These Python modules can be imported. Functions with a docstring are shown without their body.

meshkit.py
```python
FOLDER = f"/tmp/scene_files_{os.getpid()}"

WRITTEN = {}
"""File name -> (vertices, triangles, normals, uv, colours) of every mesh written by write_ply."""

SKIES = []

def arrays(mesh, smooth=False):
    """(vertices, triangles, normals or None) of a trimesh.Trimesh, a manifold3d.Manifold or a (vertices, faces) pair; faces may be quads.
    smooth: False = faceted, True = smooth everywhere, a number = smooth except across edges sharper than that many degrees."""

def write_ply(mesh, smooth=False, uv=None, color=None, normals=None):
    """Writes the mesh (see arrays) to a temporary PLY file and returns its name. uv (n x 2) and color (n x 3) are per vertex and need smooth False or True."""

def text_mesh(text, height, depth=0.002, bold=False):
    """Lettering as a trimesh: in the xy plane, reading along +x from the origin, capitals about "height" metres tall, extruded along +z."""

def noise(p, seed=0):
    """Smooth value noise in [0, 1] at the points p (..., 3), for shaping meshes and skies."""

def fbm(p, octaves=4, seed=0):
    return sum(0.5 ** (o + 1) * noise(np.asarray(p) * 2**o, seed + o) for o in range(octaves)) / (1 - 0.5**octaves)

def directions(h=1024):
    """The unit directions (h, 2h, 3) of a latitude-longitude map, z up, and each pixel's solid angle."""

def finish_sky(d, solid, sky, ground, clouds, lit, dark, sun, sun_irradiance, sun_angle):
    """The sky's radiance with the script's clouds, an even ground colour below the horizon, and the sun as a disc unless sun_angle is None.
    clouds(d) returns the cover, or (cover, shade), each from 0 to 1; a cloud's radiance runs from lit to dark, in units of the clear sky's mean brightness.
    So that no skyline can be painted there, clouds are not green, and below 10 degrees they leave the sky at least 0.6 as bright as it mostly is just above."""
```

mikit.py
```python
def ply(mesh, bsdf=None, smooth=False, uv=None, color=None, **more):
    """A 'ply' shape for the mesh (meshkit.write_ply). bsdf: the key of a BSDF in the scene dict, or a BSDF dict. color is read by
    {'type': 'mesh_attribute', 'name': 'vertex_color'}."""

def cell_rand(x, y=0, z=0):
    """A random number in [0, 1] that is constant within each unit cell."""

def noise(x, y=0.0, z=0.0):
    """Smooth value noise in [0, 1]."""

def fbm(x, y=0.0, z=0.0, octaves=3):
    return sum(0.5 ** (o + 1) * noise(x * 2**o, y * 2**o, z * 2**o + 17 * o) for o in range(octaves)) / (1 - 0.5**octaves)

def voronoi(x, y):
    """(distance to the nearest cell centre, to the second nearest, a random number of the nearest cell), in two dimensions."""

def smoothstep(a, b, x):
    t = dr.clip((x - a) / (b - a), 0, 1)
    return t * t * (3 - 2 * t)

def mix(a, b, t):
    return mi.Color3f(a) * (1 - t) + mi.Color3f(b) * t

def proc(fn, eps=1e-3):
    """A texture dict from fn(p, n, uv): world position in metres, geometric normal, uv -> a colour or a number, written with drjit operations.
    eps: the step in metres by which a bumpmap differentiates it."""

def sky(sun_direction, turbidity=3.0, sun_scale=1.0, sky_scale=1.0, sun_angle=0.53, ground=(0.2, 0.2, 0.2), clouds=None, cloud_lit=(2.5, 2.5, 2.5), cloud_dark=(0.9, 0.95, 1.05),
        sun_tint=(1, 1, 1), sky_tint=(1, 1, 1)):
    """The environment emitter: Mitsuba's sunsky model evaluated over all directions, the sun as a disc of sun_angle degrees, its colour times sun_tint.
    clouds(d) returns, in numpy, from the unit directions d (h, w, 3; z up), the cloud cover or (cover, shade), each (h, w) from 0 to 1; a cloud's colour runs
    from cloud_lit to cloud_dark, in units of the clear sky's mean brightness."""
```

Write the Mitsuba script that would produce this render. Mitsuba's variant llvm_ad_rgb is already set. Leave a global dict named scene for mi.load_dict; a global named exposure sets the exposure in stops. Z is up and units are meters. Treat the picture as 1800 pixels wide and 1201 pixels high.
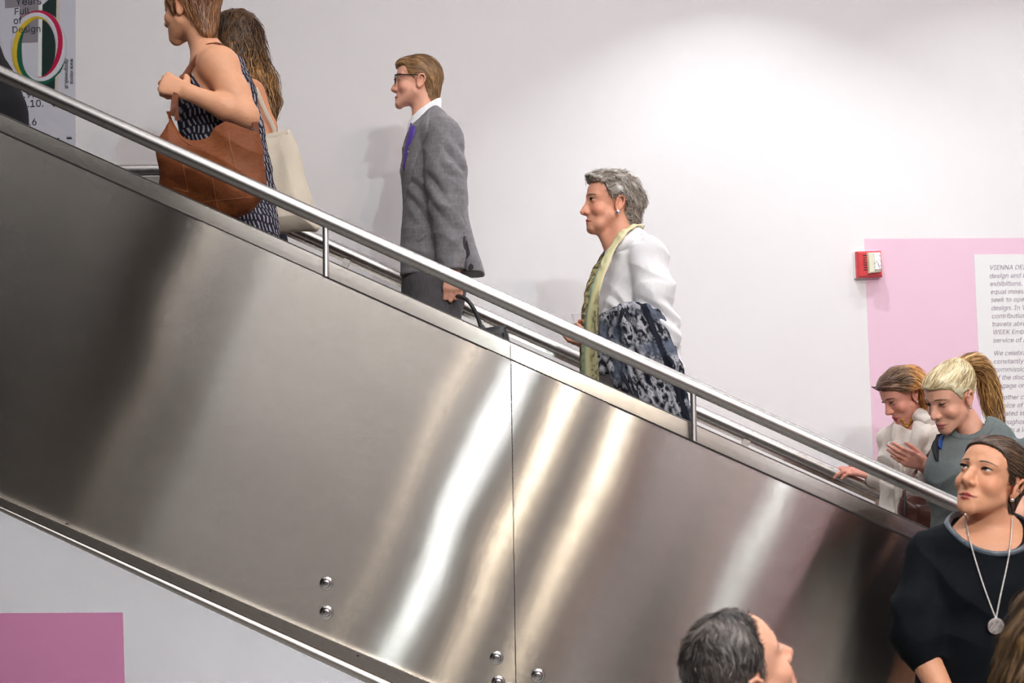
import math, random
from concurrent.futures import ThreadPoolExecutor
import numpy as np, trimesh, manifold3d
import mitsuba as mi, drjit as dr
import mikit, meshkit
from shapely.geometry import Polygon

T = mi.ScalarTransform4f
scene, labels = {}, {}
POOL = ThreadPoolExecutor(4)

# ---------------------------------------------------------------- camera
F_PX, ZC = 2000.0, 1.95
PITCH, ROLL = math.atan(70 / 2000.0), 0.015
CAM = np.array([0.0, 0.0, ZC])
FWD = np.array([0, math.cos(PITCH), math.sin(PITCH)])
_up0 = np.array([0, -math.sin(PITCH), math.cos(PITCH)])
_r0 = np.array([1.0, 0, 0])
RIGHT = math.cos(ROLL) * _r0 - math.sin(ROLL) * _up0
UPV = math.sin(ROLL) * _r0 + math.cos(ROLL) * _up0
scene['camera'] = {
    'type': 'thinlens', 'fov': 2 * math.degrees(math.atan(900 / F_PX)), 'fov_axis': 'x',
    'aperture_radius': 0.0045, 'focus_distance': 4.1, 'near_clip': 0.05, 'far_clip': 60.0,
    'to_world': T().look_at(origin=CAM.tolist(), target=(CAM + FWD).tolist(), up=UPV.tolist()),
}
exposure = 0.05

# ---------------------------------------------------------------- light
WALL_Y = 5.3
def spot(name, pos, target, cutoff, beam, rgb):
    scene[name] = {'type': 'spot', 'to_world': T().look_at(origin=pos, target=target, up=[0.3, 0.9, 0.1]),
                   'intensity': {'type': 'rgb', 'value': rgb}, 'cutoff_angle': cutoff, 'beam_width': beam}
WASH = [((1.03, 4.30, 4.45), (1.06, 4.50, 0.0), 50, 36, [6.5, 6.75, 6.95]),
        ((2.35, 4.25, 4.45), (2.38, 4.50, 0.0), 52, 34, [4.5, 4.65, 4.7]),
        ((3.7, 4.25, 4.45), (3.7, 4.55, 0.0), 52, 34, [4.5, 4.65, 4.7])]
# lamps behind the viewer: (x, y, z, radius, radiance rgb)
WARM, COOL = np.array([1.0, .87, .70]), np.array([.84, .96, 1.0])
LAMPS = [(0.66, -1.0, 4.35, .05, WARM * 120), (1.13, -1.0, 4.35, .07, COOL * 1500), (1.62, -1.0, 4.35, .052, WARM * 1150),
         (2.17, -1.0, 4.35, .052, WARM * 1250), (3.75, -1.0, 4.35, .05, COOL * 700), (-1.05, -1.0, 4.35, .06, COOL * 16), (-1.6, -1.0, 4.35, .06, WARM * 12)]
FILL_PANELS = [(-2.6, 0.6, 1.2, .7, 1.6), (0.2, 0.6, 1.2, .7, 7.0), (3.0, 0.6, 1.2, .7, 6.6), (0.2, -2.6, 1.2, .7, 4.5), (-2.8, 3.4, 1.0, .5, 2.2), (0.4, 2.9, 1.0, .4, 5.0), (4.4, -2.8, 1.0, .7, 6.0)]  # added ceiling panels out of view: soft fill for room and reflections

# ---------------------------------------------------------------- helpers
def P(px, py, Y):
    """the point that the photograph shows at pixel (px, py), at the depth Y in metres"""
    d = FWD + RIGHT * ((px - 900) / F_PX) - UPV * ((py - 600.5) / F_PX)
    return CAM + d * (Y / d[1])
def nrm(v):
    v = np.asarray(v, float)
    return v / np.linalg.norm(v)
_used = set()
def numbered(key):
    k, n = key, 0
    while k in _used:
        n += 1
        k = f'{key}_{n:03d}'
    _used.add(k)
    return k
def thing(name, label=None, category=None, group=None, kind=None):
    key = numbered(name)
    d = {}
    if label: d['label'] = label
    if category: d['category'] = category
    if group: d['group'] = group
    if kind: d['kind'] = kind
    labels[key] = d
    return key
def slim_mesh(m, tol, color=None):
    """fewer triangles within tol metres, with the normals (and colours) of the fine mesh"""
    from scipy.spatial import cKDTree
    v, f, n = meshkit.arrays(m, True)
    M = manifold3d.Manifold(manifold3d.Mesh(np.asarray(v, np.float32), np.asarray(f, np.uint32)))
    if M.status() != manifold3d.Error.NoError: return v, f, n, color
    o = M.simplify(tol).to_mesh(); V, F = np.asarray(o.vert_properties[:, :3], float), np.asarray(o.tri_verts, int)
    k = cKDTree(v).query(V)[1]
    return V, F, n[k], None if color is None else color[k]
def part(parent, name, mesh, bsdf, smooth=False, label=None, kind=None, color=None, uv=None, slim=None, **more):
    key = numbered(f'{parent}__{name}')
    if slim:
        V, F, N, color = slim_mesh(mesh, slim, color)
        scene[key] = {'type': 'ply', 'filename': meshkit.write_ply((V, F), True, None, color, N), 'face_normals': False, 'bsdf': {'type': 'ref', 'id': bsdf}}
    else: scene[key] = mikit.ply(mesh, bsdf, smooth, uv=uv, color=color, **more)
    if label or kind:
        labels[key] = {k: v for k, v in (('label', label), ('kind', kind)) if v}
    return key
def solo(name, mesh, bsdf, label, category, smooth=False, color=None, uv=None, group=None):
    key = thing(name, label, category, group)
    scene[key] = mikit.ply(mesh, bsdf, smooth, uv=uv, color=color)
    return key
def struct(name, mesh, bsdf, label=None, smooth=False, uv=None):
    key = numbered(name)
    scene[key] = mikit.ply(mesh, bsdf, smooth, uv=uv)
    labels[key] = {'kind': 'structure'}
    if label: labels[key]['label'] = label
    return key
def rgb(*c):
    return {'type': 'rgb', 'value': list(c)}
def lin(r, g, b):
    c = np.array([r, g, b]) / 255.0
    return np.where(c < .04045, c / 12.92, ((c + .055) / 1.055) ** 2.4)
def mat(name, color, rough=.6, spec=.3, metallic=0.0, two=True, **more):
    b = {'type': 'principled', 'base_color': color if isinstance(color, dict) else rgb(*color), 'roughness': rough, 'specular': spec, 'metallic': metallic, **more}
    scene[name] = {'type': 'twosided', 'bsdf': b} if two else b
    return name
VC = {'type': 'mesh_attribute', 'name': 'vertex_color'}
def box(lo, hi):
    lo, hi = np.asarray(lo, float), np.asarray(hi, float)
    m = trimesh.creation.box(extents=hi - lo)
    m.apply_translation((lo + hi) / 2)
    return m
def cat(ms):
    return trimesh.util.concatenate(ms)
def prism(pts, y0, y1, chamfer=0.0):
    """a slab whose front outline (world x, z) is pts, from depth y0 (front) to y1"""
    pts = np.asarray(pts, float)
    def shp(p, y0, y1):
        m = trimesh.creation.extrude_polygon(p, y1 - y0, engine='earcut')
        v = m.vertices
        return trimesh.Trimesh(np.column_stack([v[:, 0], y0 + v[:, 2], v[:, 1]]), m.faces[:, ::-1], process=False)
    return shp(Polygon(pts), y0, y1)
def tube(path, r, sides=12, closed=False, caps=True):
    """tube along a polyline; r a number or one per point; a pair (a, b) of arrays makes it elliptic"""
    path = np.asarray(path, float)
    n = len(path)
    r = np.broadcast_to(np.asarray(r, float), (n,)) if np.ndim(r) < 2 else np.asarray(r, float)
    d = np.gradient(path, axis=0) if not closed else np.roll(path, -1, 0) - np.roll(path, 1, 0)
    d /= np.linalg.norm(d, axis=1, keepdims=True) + 1e-12
    u = np.cross(d[0], [0.12, 0.31, 0.94])
    if np.linalg.norm(u) < .1: u = np.cross(d[0], [1, 0, 0])
    us = []
    for i in range(n):
        u = u - d[i] * (u @ d[i])
        u = u / (np.linalg.norm(u) + 1e-12)
        us.append(u)
    us = np.array(us); vs = np.cross(d, us)
    a = np.linspace(0, 2 * np.pi, sides, endpoint=False)
    if r.ndim == 1: ra, rb = r, r
    else: ra, rb = r[:, 0], r[:, 1]
    V = path[:, None] + us[:, None] * (np.cos(a)[None, :, None] * ra[:, None, None]) + vs[:, None] * (np.sin(a)[None, :, None] * rb[:, None, None])
    V = V.reshape(-1, 3)
    Fs = []
    m = n if closed else n - 1
    i, j = np.meshgrid(np.arange(m), np.arange(sides), indexing='ij')
    i, j = i.ravel(), j.ravel()
    i2, j2 = (i + 1) % n, (j + 1) % sides
    A, B, C, D = i * sides + j, i * sides + j2, i2 * sides + j2, i2 * sides + j
    Fs = [np.column_stack([A, B, C]), np.column_stack([A, C, D])]
    if caps and not closed:
        V = np.vstack([V, path[0], path[-1]])
        k = np.arange(sides); k2 = (k + 1) % sides
        Fs += [np.column_stack([np.full(sides, n * sides), k2, k]), np.column_stack([np.full(sides, n * sides + 1), (n - 1) * sides + k, (n - 1) * sides + k2])]
    return trimesh.Trimesh(V, np.vstack(Fs), process=False)
def spline(pts, n=24, closed=False):
    from scipy.interpolate import CubicSpline
    pts = np.asarray(pts, float)
    if closed: pts = np.vstack([pts, pts[:1]])
    s = np.concatenate([[0], np.cumsum(np.linalg.norm(np.diff(pts, axis=0), axis=1) ** .6)])
    cs = CubicSpline(s, pts, bc_type='periodic' if closed else 'natural')
    return cs(np.linspace(0, s[-1], n + closed))[:n]
def lathe(profile, axis_o, axis_d, n=28):
    """revolve (radius, height) pairs about the axis"""
    d = nrm(axis_d); u = nrm(np.cross(d, [.3, .5, .81])); v = np.cross(d, u)
    pr = np.asarray(profile, float)
    a = np.linspace(0, 2 * np.pi, n, endpoint=False)
    V = np.asarray(axis_o) + (pr[:, None, 0, None] * (np.cos(a)[None, :, None] * u + np.sin(a)[None, :, None] * v)) + pr[:, 1][:, None, None] * d
    m = len(pr)
    i, j = np.meshgrid(np.arange(m - 1), np.arange(n), indexing='ij'); i, j = i.ravel(), j.ravel(); j2 = (j + 1) % n
    A, B, C, D = i * n + j, i * n + j2, (i + 1) * n + j2, (i + 1) * n + j
    return trimesh.Trimesh(V.reshape(-1, 3), np.vstack([np.column_stack([A, B, C]), np.column_stack([A, C, D])]), process=False)

# ---------------------------------------------------------------- sculpting with distance fields
def rot_to(axis, side):
    """rotation whose columns are side', forward', axis (axis kept)"""
    z = nrm(axis); x = np.asarray(side, float); x = nrm(x - z * (x @ z)); y = np.cross(z, x)
    return np.column_stack([x, y, z])
def nlen(q): return np.sqrt(np.einsum("ij,ij->i", q, q))
class Sculpt:
    """a list of primitives joined with smooth union / subtraction / intersection"""
    def __init__(self): self.ops = []
    def add(self, fn, c, rad, op='u', k=.01):
        self.ops.append((fn, np.asarray(c, float), float(rad), op, k)); return self
    def cone(self, a, b, ra, rb=None, op='u', k=.01):
        a, b = np.asarray(a, float), np.asarray(b, float); rb = ra if rb is None else rb
        ab = b - a; L2 = ab @ ab + 1e-12
        def fn(p):
            q = p - a
            t = np.clip(q @ ab / L2, 0, 1)
            return nlen(q - t[:, None] * ab) - (ra + (rb - ra) * t)
        return self.add(fn, (a + b) / 2, math.sqrt(L2) / 2 + max(ra, rb), op, k)
    def ball(self, c, r, op='u', k=.01):
        c = np.asarray(c, float)
        return self.add(lambda p: nlen(p - c) - r, c, r, op, k)
    def ell(self, c, r, R=None, op='u', k=.01):
        c, r = np.asarray(c, float), np.asarray(r, float); R = np.eye(3) if R is None else R
        def fn(p):
            q = (p - c) @ R
            k0 = nlen(q / r); k1 = nlen(q / (r * r)) + 1e-9
            return k0 * (k0 - 1) / k1
        return self.add(fn, c, r.max(), op, k)
    def chain(self, pts, radii, op='u', k=.01):
        for i in range(len(pts) - 1): self.cone(pts[i], pts[i + 1], radii[i], radii[i + 1], op, k)
        return self
    def eseg(self, p0, p1, ab0, ab1, side, op='u', k=.03, e=2.0):
        """segment with elliptic section: half-width a along side, b across; e > 2 makes it boxier"""
        p0, p1 = np.asarray(p0, float), np.asarray(p1, float)
        ax = p1 - p0; L = np.linalg.norm(ax); ax = ax / L
        s = nrm(np.asarray(side, float) - ax * (np.asarray(side, float) @ ax)); n2 = np.cross(ax, s)
        a0, b0 = ab0; a1, b1 = ab1
        def fn(p):
            q = p - p0
            h = q @ ax; t = np.clip(h / L, 0, 1)
            a = a0 + (a1 - a0) * t; b = b0 + (b1 - b0) * t
            x = np.abs(q @ s) / a; y = np.abs(q @ n2) / b; c = np.minimum(a, b); z = np.abs(h - t * L) / c
            kk = np.sqrt(x * x + y * y + z * z) + 1e-9
            k0 = kk if e == 2.0 else (x ** e + y ** e + z ** e) ** (1 / e) + 1e-9
            x /= a; y /= b; z /= c
            k1 = np.sqrt(x * x + y * y + z * z) + 1e-9
            return (k0 - 1) * kk / k1
        return self.add(fn, (p0 + p1) / 2, L / 2 + max(a0, a1, b0, b1), op, k)
    def loft(self, rings, side, k=.02, op='u', e=2.0):
        """rings: (centre, a, b)"""
        for (c0, a0, b0), (c1, a1, b1) in zip(rings[:-1], rings[1:]): self.eseg(c0, c1, (a0, b0), (a1, b1), side, op, k, e)
        return self
    def slab(self, c, half, R=None, r=.004, op='u', k=.005):
        c, half = np.asarray(c, float), np.asarray(half, float) - r; R = np.eye(3) if R is None else R
        def fn(p):
            q = np.abs((p - c) @ R) - half
            return np.linalg.norm(np.maximum(q, 0), axis=1) + np.minimum(q.max(1), 0) - r
        return self.add(fn, c, np.linalg.norm(half) + r, op, k)
    def plane(self, o, n, k=.003, op='s', c=None, rad=None):
        """cuts away the side that n points to"""
        o, n = np.asarray(o, float), nrm(n)
        if c is None: return self.add(lambda p: -((p - o) @ n), o, 1e3, op, k)
        c = np.asarray(c, float)
        return self.add(lambda p: np.maximum(-((p - o) @ n), np.linalg.norm(p - c, axis=1) - rad), c, rad, op, k)
    def field(self, fn, op='u', k=.004, c=(0, 0, 0), rad=1e3):
        return self.add(fn, c, rad, op, k)
    def sub(self, other, off=0.0, k=.003, c=(0, 0, 0), rad=1e3, op='s'):
        return self.add(lambda p: other(p) - off, c, rad, op, k)
    def include(self, other):
        self.ops += other.ops; return self
    def __call__(self, p, ops=None):
        p = np.asarray(p, float)
        d = np.full(len(p), 1e3)
        for fn, c, rad, op, k in (self.ops if ops is None else ops):
            e = fn(p)
            if op == 'u':
                h = np.maximum(k - np.abs(d - e), 0) / k
                d = np.minimum(d, e) - h * h * k * .25
            else:
                if op == 's': e = -e
                h = np.maximum(k - np.abs(d - e), 0) / k
                d = np.maximum(d, e) + h * h * k * .25
        return d
    def bounds(self):
        lo = np.min([c - r for _, c, r, op, _ in self.ops if op == 'u' and r < 100], axis=0)
        hi = np.max([c + r for _, c, r, op, _ in self.ops if op == 'u' and r < 100], axis=0)
        return lo, hi
    def mesh(self, h, lo=None, hi=None, B=24):
        l, u = self.bounds()
        lo = (l if lo is None else np.maximum(l, lo)) - 2.5 * h; hi = (u if hi is None else np.minimum(u, hi)) + 2.5 * h
        n = np.ceil((hi - lo) / h).astype(int) + 1
        D = np.full(n, 1.0, np.float32)
        half = B * h * .5 * 1.7321
        C = np.array([o[1] for o in self.ops]); reach = np.array([o[2] + o[4] for o in self.ops]) + half + 3 * h
        def block(ijk):
            ijk = np.array(ijk); m = np.minimum(B, n - ijk)
            near = np.flatnonzero(nlen(C - (lo + (ijk + m * .5) * h)) < reach)
            ops = [self.ops[a] for a in near]
            if not any(o[3] == 'u' for o in ops): return
            g = np.stack(np.meshgrid(*[lo[a] + (ijk[a] + np.arange(m[a])) * h for a in range(3)], indexing='ij'), -1).reshape(-1, 3)
            D[ijk[0]:ijk[0] + m[0], ijk[1]:ijk[1] + m[1], ijk[2]:ijk[2] + m[2]] = self(g, ops).reshape(m)
        list(POOL.map(block, [(i, j, k) for i in range(0, n[0], B) for j in range(0, n[1], B) for k in range(0, n[2], B)]))
        # the box's own faces close the surface
        D[0], D[-1], D[:, 0], D[:, -1], D[:, :, 0], D[:, :, -1] = 1, 1, 1, 1, 1, 1
        return surface_nets(D, lo, h)
def surface_nets(D, lo, h):
    S = D < 0
    n = np.array(D.shape)
    c = np.zeros(n - 1, np.uint8)
    for dx in (0, 1):
        for dy in (0, 1):
            for dz in (0, 1): c += S[dx:n[0] - 1 + dx, dy:n[1] - 1 + dy, dz:n[2] - 1 + dz]
    idx = np.argwhere((c > 0) & (c < 8))
    if not len(idx): return trimesh.Trimesh()
    ids = np.full(n - 1, -1, np.int32); ids[tuple(idx.T)] = np.arange(len(idx))
    acc = np.zeros((len(idx), 3)); cnt = np.zeros(len(idx))
    cor = {o: D[tuple((idx + o).T)] for o in [(a, b, d) for a in (0, 1) for b in (0, 1) for d in (0, 1)]}
    for ax in range(3):
        for a in (0, 1):
            for b in (0, 1):
                o0 = [a, b]; o0.insert(ax, 0); o1 = [a, b]; o1.insert(ax, 1)
                v0, v1 = cor[tuple(o0)], cor[tuple(o1)]
                m = (v0 < 0) != (v1 < 0)
                t = np.clip(v0 / np.where(m, v0 - v1, 1), 0, 1)
                pt = np.tile(np.array(o0, float), (len(idx), 1)); pt[:, ax] = t
                acc[m] += pt[m]; cnt[m] += 1
    V = lo + (idx + acc / cnt[:, None]) * h
    Fs = []
    for ax in range(3):
        sl0 = [slice(None)] * 3; sl1 = [slice(None)] * 3; sl0[ax] = slice(0, -1); sl1[ax] = slice(1, None)
        A, Bq = S[tuple(sl0)], S[tuple(sl1)]
        e = np.argwhere(A != Bq); b1, b2 = [(1, 2), (2, 0), (0, 1)][ax]
        e = e[(e[:, b1] > 0) & (e[:, b2] > 0) & (e[:, b1] < n[b1] - 1) & (e[:, b2] < n[b2] - 1)]
        def cell(d1, d2):
            q = e.copy(); q[:, b1] -= d1; q[:, b2] -= d2
            return ids[tuple(q.T)]
        q = np.column_stack([cell(1, 1), cell(0, 1), cell(0, 0), cell(1, 0)])
        flip = ~A[tuple(e.T)]
        q[flip] = q[flip][:, ::-1]
        q = q[(q >= 0).all(1)]
        Fs += [q[:, [0, 1, 2]], q[:, [0, 2, 3]]]
    m = trimesh.Trimesh(V, np.vstack(Fs), process=False)
    return m
def relax(m, it=2, lam=.5):
    from scipy.sparse import coo_matrix
    e = m.edges_unique
    n = len(m.vertices)
    A = coo_matrix((np.ones(2 * len(e)), (np.r_[e[:, 0], e[:, 1]], np.r_[e[:, 1], e[:, 0]])), shape=(n, n)).tocsr()
    deg = np.maximum(np.asarray(A.sum(1)), 1)
    v = np.array(m.vertices)
    for i in range(it):
        v = v + lam * (A @ v / deg - v)
        v = v - (lam + .03) * (A @ v / deg - v)
    m.vertices = v
    return m
def displace(m, fn):
    v = np.array(m.vertices); f = m.faces
    nn = np.zeros_like(v); fc = np.cross(v[f[:, 1]] - v[f[:, 0]], v[f[:, 2]] - v[f[:, 0]])
    for k in range(3): np.add.at(nn, f[:, k], fc)
    nn /= np.linalg.norm(nn, axis=1, keepdims=True) + 1e-20
    m.vertices = v + nn * fn(v, nn)[:, None]
    return m
def fnoise(p, s, seed=0): return meshkit.noise(np.asarray(p) * s, seed) * 2 - 1
def sstep(a, b, x):
    t = np.clip((x - a) / (b - a), 0, 1); return t * t * (3 - 2 * t)
def grad(f, p, e=.002):
    g = np.stack([f(p + np.eye(3)[a] * e) - f(p - np.eye(3)[a] * e) for a in range(3)], 1)
    return g / (np.linalg.norm(g, axis=1, keepdims=True) + 1e-9)
# ================================================================ the place
NEAR, FAR = 3.5, 4.9                     # depths of the two balustrades
def pz(px, py, Y):
    p = P(px, py, Y); return (p[0], p[2])
def line(x0, y0, s): return lambda x: y0 + s * (x - x0)
groove = line(0, 231, .4475); topedge = line(0, 200, .4475); railc = line(0, 128.5, .452)
trim_hi = line(0, 873, .4315); trim_mid = line(0, 887, .451); trim_lo = line(0, 898, .469)
farrail = line(705, 487, .452)

# ---- materials of the room
mat('m_wall', mikit.proc(lambda p, n, uv: mi.Color3f(.80, .77, .78) * (0.985 + .03 * mikit.fbm(p.x * 1.5, p.y * 1.5, p.z * 1.5))), .75, .2)
mat('m_ceiling', (.78, .78, .77), .9, .1)
mat('m_floor', mikit.proc(lambda p, n, uv: mikit.mix((.20, .19, .18), (.27, .26, .245), mikit.fbm(p.x * 6, p.y * 6, 0))), .4, .4)
mat('m_dark', (.035, .032, .03), .8, .2)  # invented tone of the unseen left end, darkens the steel reflection
mat('m_pink_deep', (.70, .27, .455), .6, .2)
mat('m_pink_light', (.80, .545, .665), .6, .2)
mat('m_paper', (.80, .78, .79), .6, .2)
mat('m_ink', (.27, .22, .26), .7, .1)
mat('m_step', (.12, .12, .12), .6, .3)
def steel(name, au, av, c, dist='ggx'):
    fn = lambda p, n, uv: mi.Color3f(*c) * (.93 + .09 * mikit.noise(uv.x * 2.0, uv.y * 260.0, 0) + .05 * mikit.noise(uv.x * 7.0, uv.y * 700.0, 3) - .05 * mikit.fbm(uv.x * 1.3, uv.y * 1.6, 5))
    scene[name] = {'type': 'twosided', 'bsdf': {'type': 'roughconductor', 'material': 'none', 'distribution': dist, 'alpha_u': au, 'alpha_v': av, 'specular_reflectance': mikit.proc(fn)}}
steel('m_panel', .0095, .30, (.77, .72, .655), 'beckmann')
steel('m_band', .03, .30, (.68, .64, .58))
scene['m_tube'] = {'type': 'twosided', 'bsdf': {'type': 'roughconductor', 'material': 'none', 'alpha': .19, 'specular_reflectance': rgb(.66, .64, .62)}}
scene['m_chrome'] = {'type': 'twosided', 'bsdf': {'type': 'roughconductor', 'material': 'none', 'alpha': .08, 'specular_reflectance': rgb(.78, .77, .76)}}
scene['m_trim'] = {'type': 'twosided', 'bsdf': {'type': 'roughconductor', 'material': 'none', 'alpha': .20, 'specular_reflectance': rgb(.62, .58, .54)}}

mat('m_screw', (.03, .025, .025), .6, .15)
scene['m_post'] = {'type': 'twosided', 'bsdf': {'type': 'roughconductor', 'material': 'none', 'alpha': .26, 'specular_reflectance': rgb(.80, .78, .77)}}
# ---- shell
CEIL = 5.4
struct('floor', box((-7, -5.2, -.1), (8, WALL_Y + .2, 0)), 'm_floor')
struct('ceiling', box((-2.1, -5.2, CEIL), (8, WALL_Y + .2, CEIL + .1)), 'm_ceiling')
struct('ceiling_dark', box((-7, -5.2, CEIL), (-2.1, WALL_Y + .2, CEIL + .1)), 'm_dark')  # made dark only to darken the left end of the steel
struct('wall_back', box((-7, WALL_Y, 0), (8, WALL_Y + .15, CEIL)), 'm_wall', 'white gallery wall behind the stairs')
struct('wall_left', box((-7.15, -5.2, 0), (-7, WALL_Y, CEIL)), 'm_dark')
struct('wall_right', box((8, -5.2, 0), (8.15, WALL_Y, CEIL)), 'm_wall')
struct('wall_front', box((-2.9, -5.35, 0), (2.6, -5.2, CEIL)), 'm_wall')
mat('m_added_dado', (.16, .14, .13), .8, .2)
struct('trim_1', box((-2.9, -5.2, 0), (2.6, -5.17, 2.3)), 'm_added_dado')  # added out of view: darkens the lower part of the steel reflection
mat('m_added_dado_pink', (.74, .50, .56), .8, .2)
struct('trim_2', box((2.6, -5.2, 0), (8, -5.17, 2.3)), 'm_added_dado_pink')  # added out of view: gives the right of the steel a pinkish reflection
struct('wall_front_dark', box((-7, -5.35, 0), (-2.9, -5.2, CEIL)), 'm_dark')  # unseen; dark tone invented for the left of the steel reflection
struct('wall_front_pink', box((2.6, -5.35, 0), (8, -5.2, CEIL)), 'm_pink_light')  # unseen; pink invented to tint the reflection in the right cladding

# ---- stairs between the balustrades
RISE = .17; RUN = RISE / .45
def step_z(X): return RISE * math.floor((1.33 - .45 * X) / RISE + .5)
sp = []
k = 0
while True:
    z = RISE * (k + 1)
    x1 = (1.33 - (z - RISE / 2)) / .45
    if x1 < -6.6: break
    sp.append((x1, z - RISE)); sp.append((x1, z)); k += 1
zt = sp[-1][1]
struct('stairs', prism([(sp[0][0], 0.0)] + sp[1:] + [(-6.9, zt), (-6.9, zt - .35), (-6.6, zt - .35), (sp[0][0] - .75, 0.0)], NEAR + .06, FAR - .02), 'm_step', 'staircase rising to the left behind the steel cladding')

# ---- near balustrade: cladding, band, trim, bolts, screws
def quadxz(fn_hi, fn_lo, x0, x1, Y):
    return [pz(x0, fn_hi(x0), Y), pz(x1, fn_hi(x1), Y), pz(x1, fn_lo(x1), Y), pz(x0, fn_lo(x0), Y)]
sdir = nrm(P(1500, groove(1500), NEAR) - P(0, groove(0), NEAR)); sper = nrm(np.cross(sdir, [0, -1, 0]))
if sper[2] < 0: sper = -sper
def uv_slope(v): return np.column_stack([v @ sdir, v @ sper])
def sheet(hi, lo, x0l, x0h, x1l, x1h, Y, bow, nu, nv, thick=.003):
    """a metal sheet with a slightly bowed face: grid from the upper line (hi) to the lower (lo)"""
    U, V = np.meshgrid(np.linspace(0, 1, nu), np.linspace(0, 1, nv), indexing='ij')
    xt, xb = x0h + (x1h - x0h) * U, x0l + (x1l - x0l) * U
    pts = np.empty((nu, nv, 3))
    for i in range(nu):
        a, b = P(xt[i, 0], hi(xt[i, 0]), Y), P(xb[i, 0], lo(xb[i, 0]), Y)
        pts[i] = a + (b - a) * V[i][:, None]
    f = pts.reshape(-1, 3).copy()
    f[:, 1] += bow(f, U.ravel(), V.ravel())
    n = nu * nv
    i, j = np.meshgrid(np.arange(nu - 1), np.arange(nv - 1), indexing='ij'); a = (i * nv + j).ravel()
    q = np.column_stack([a, a + nv, a + nv + 1, a + 1])
    bk = f + [0, thick, 0]
    ring = np.concatenate([np.arange(0, n, nv), np.arange(n - nv + 1, n), np.arange(n - 1 - nv, -1, -nv), np.arange(nv - 2, 0, -1)])
    r2 = np.roll(ring, -1)
    allq = np.vstack([q[:, ::-1], q + n, np.column_stack([ring, r2, r2 + n, ring + n]) + 2 * n])
    v = np.vstack([f, bk, f, bk])
    return v, allq
bal = thing('stair_balustrade', 'brushed stainless steel balustrade cladding along the near side of the staircase', 'balustrade')
def bowfn(seed, amp):
    def b(p, u, v):
        edge = np.exp(-((v - 1) / .10) ** 2)
        return amp * (meshkit.noise(np.column_stack([u * 2.2, v * 1.7, np.full(len(u), seed)])) - .5) + amp * .45 * (meshkit.noise(np.column_stack([u * 7, v * 4, np.full(len(u), seed + 9)])) - .5) + 0 * edge
    return b
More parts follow.
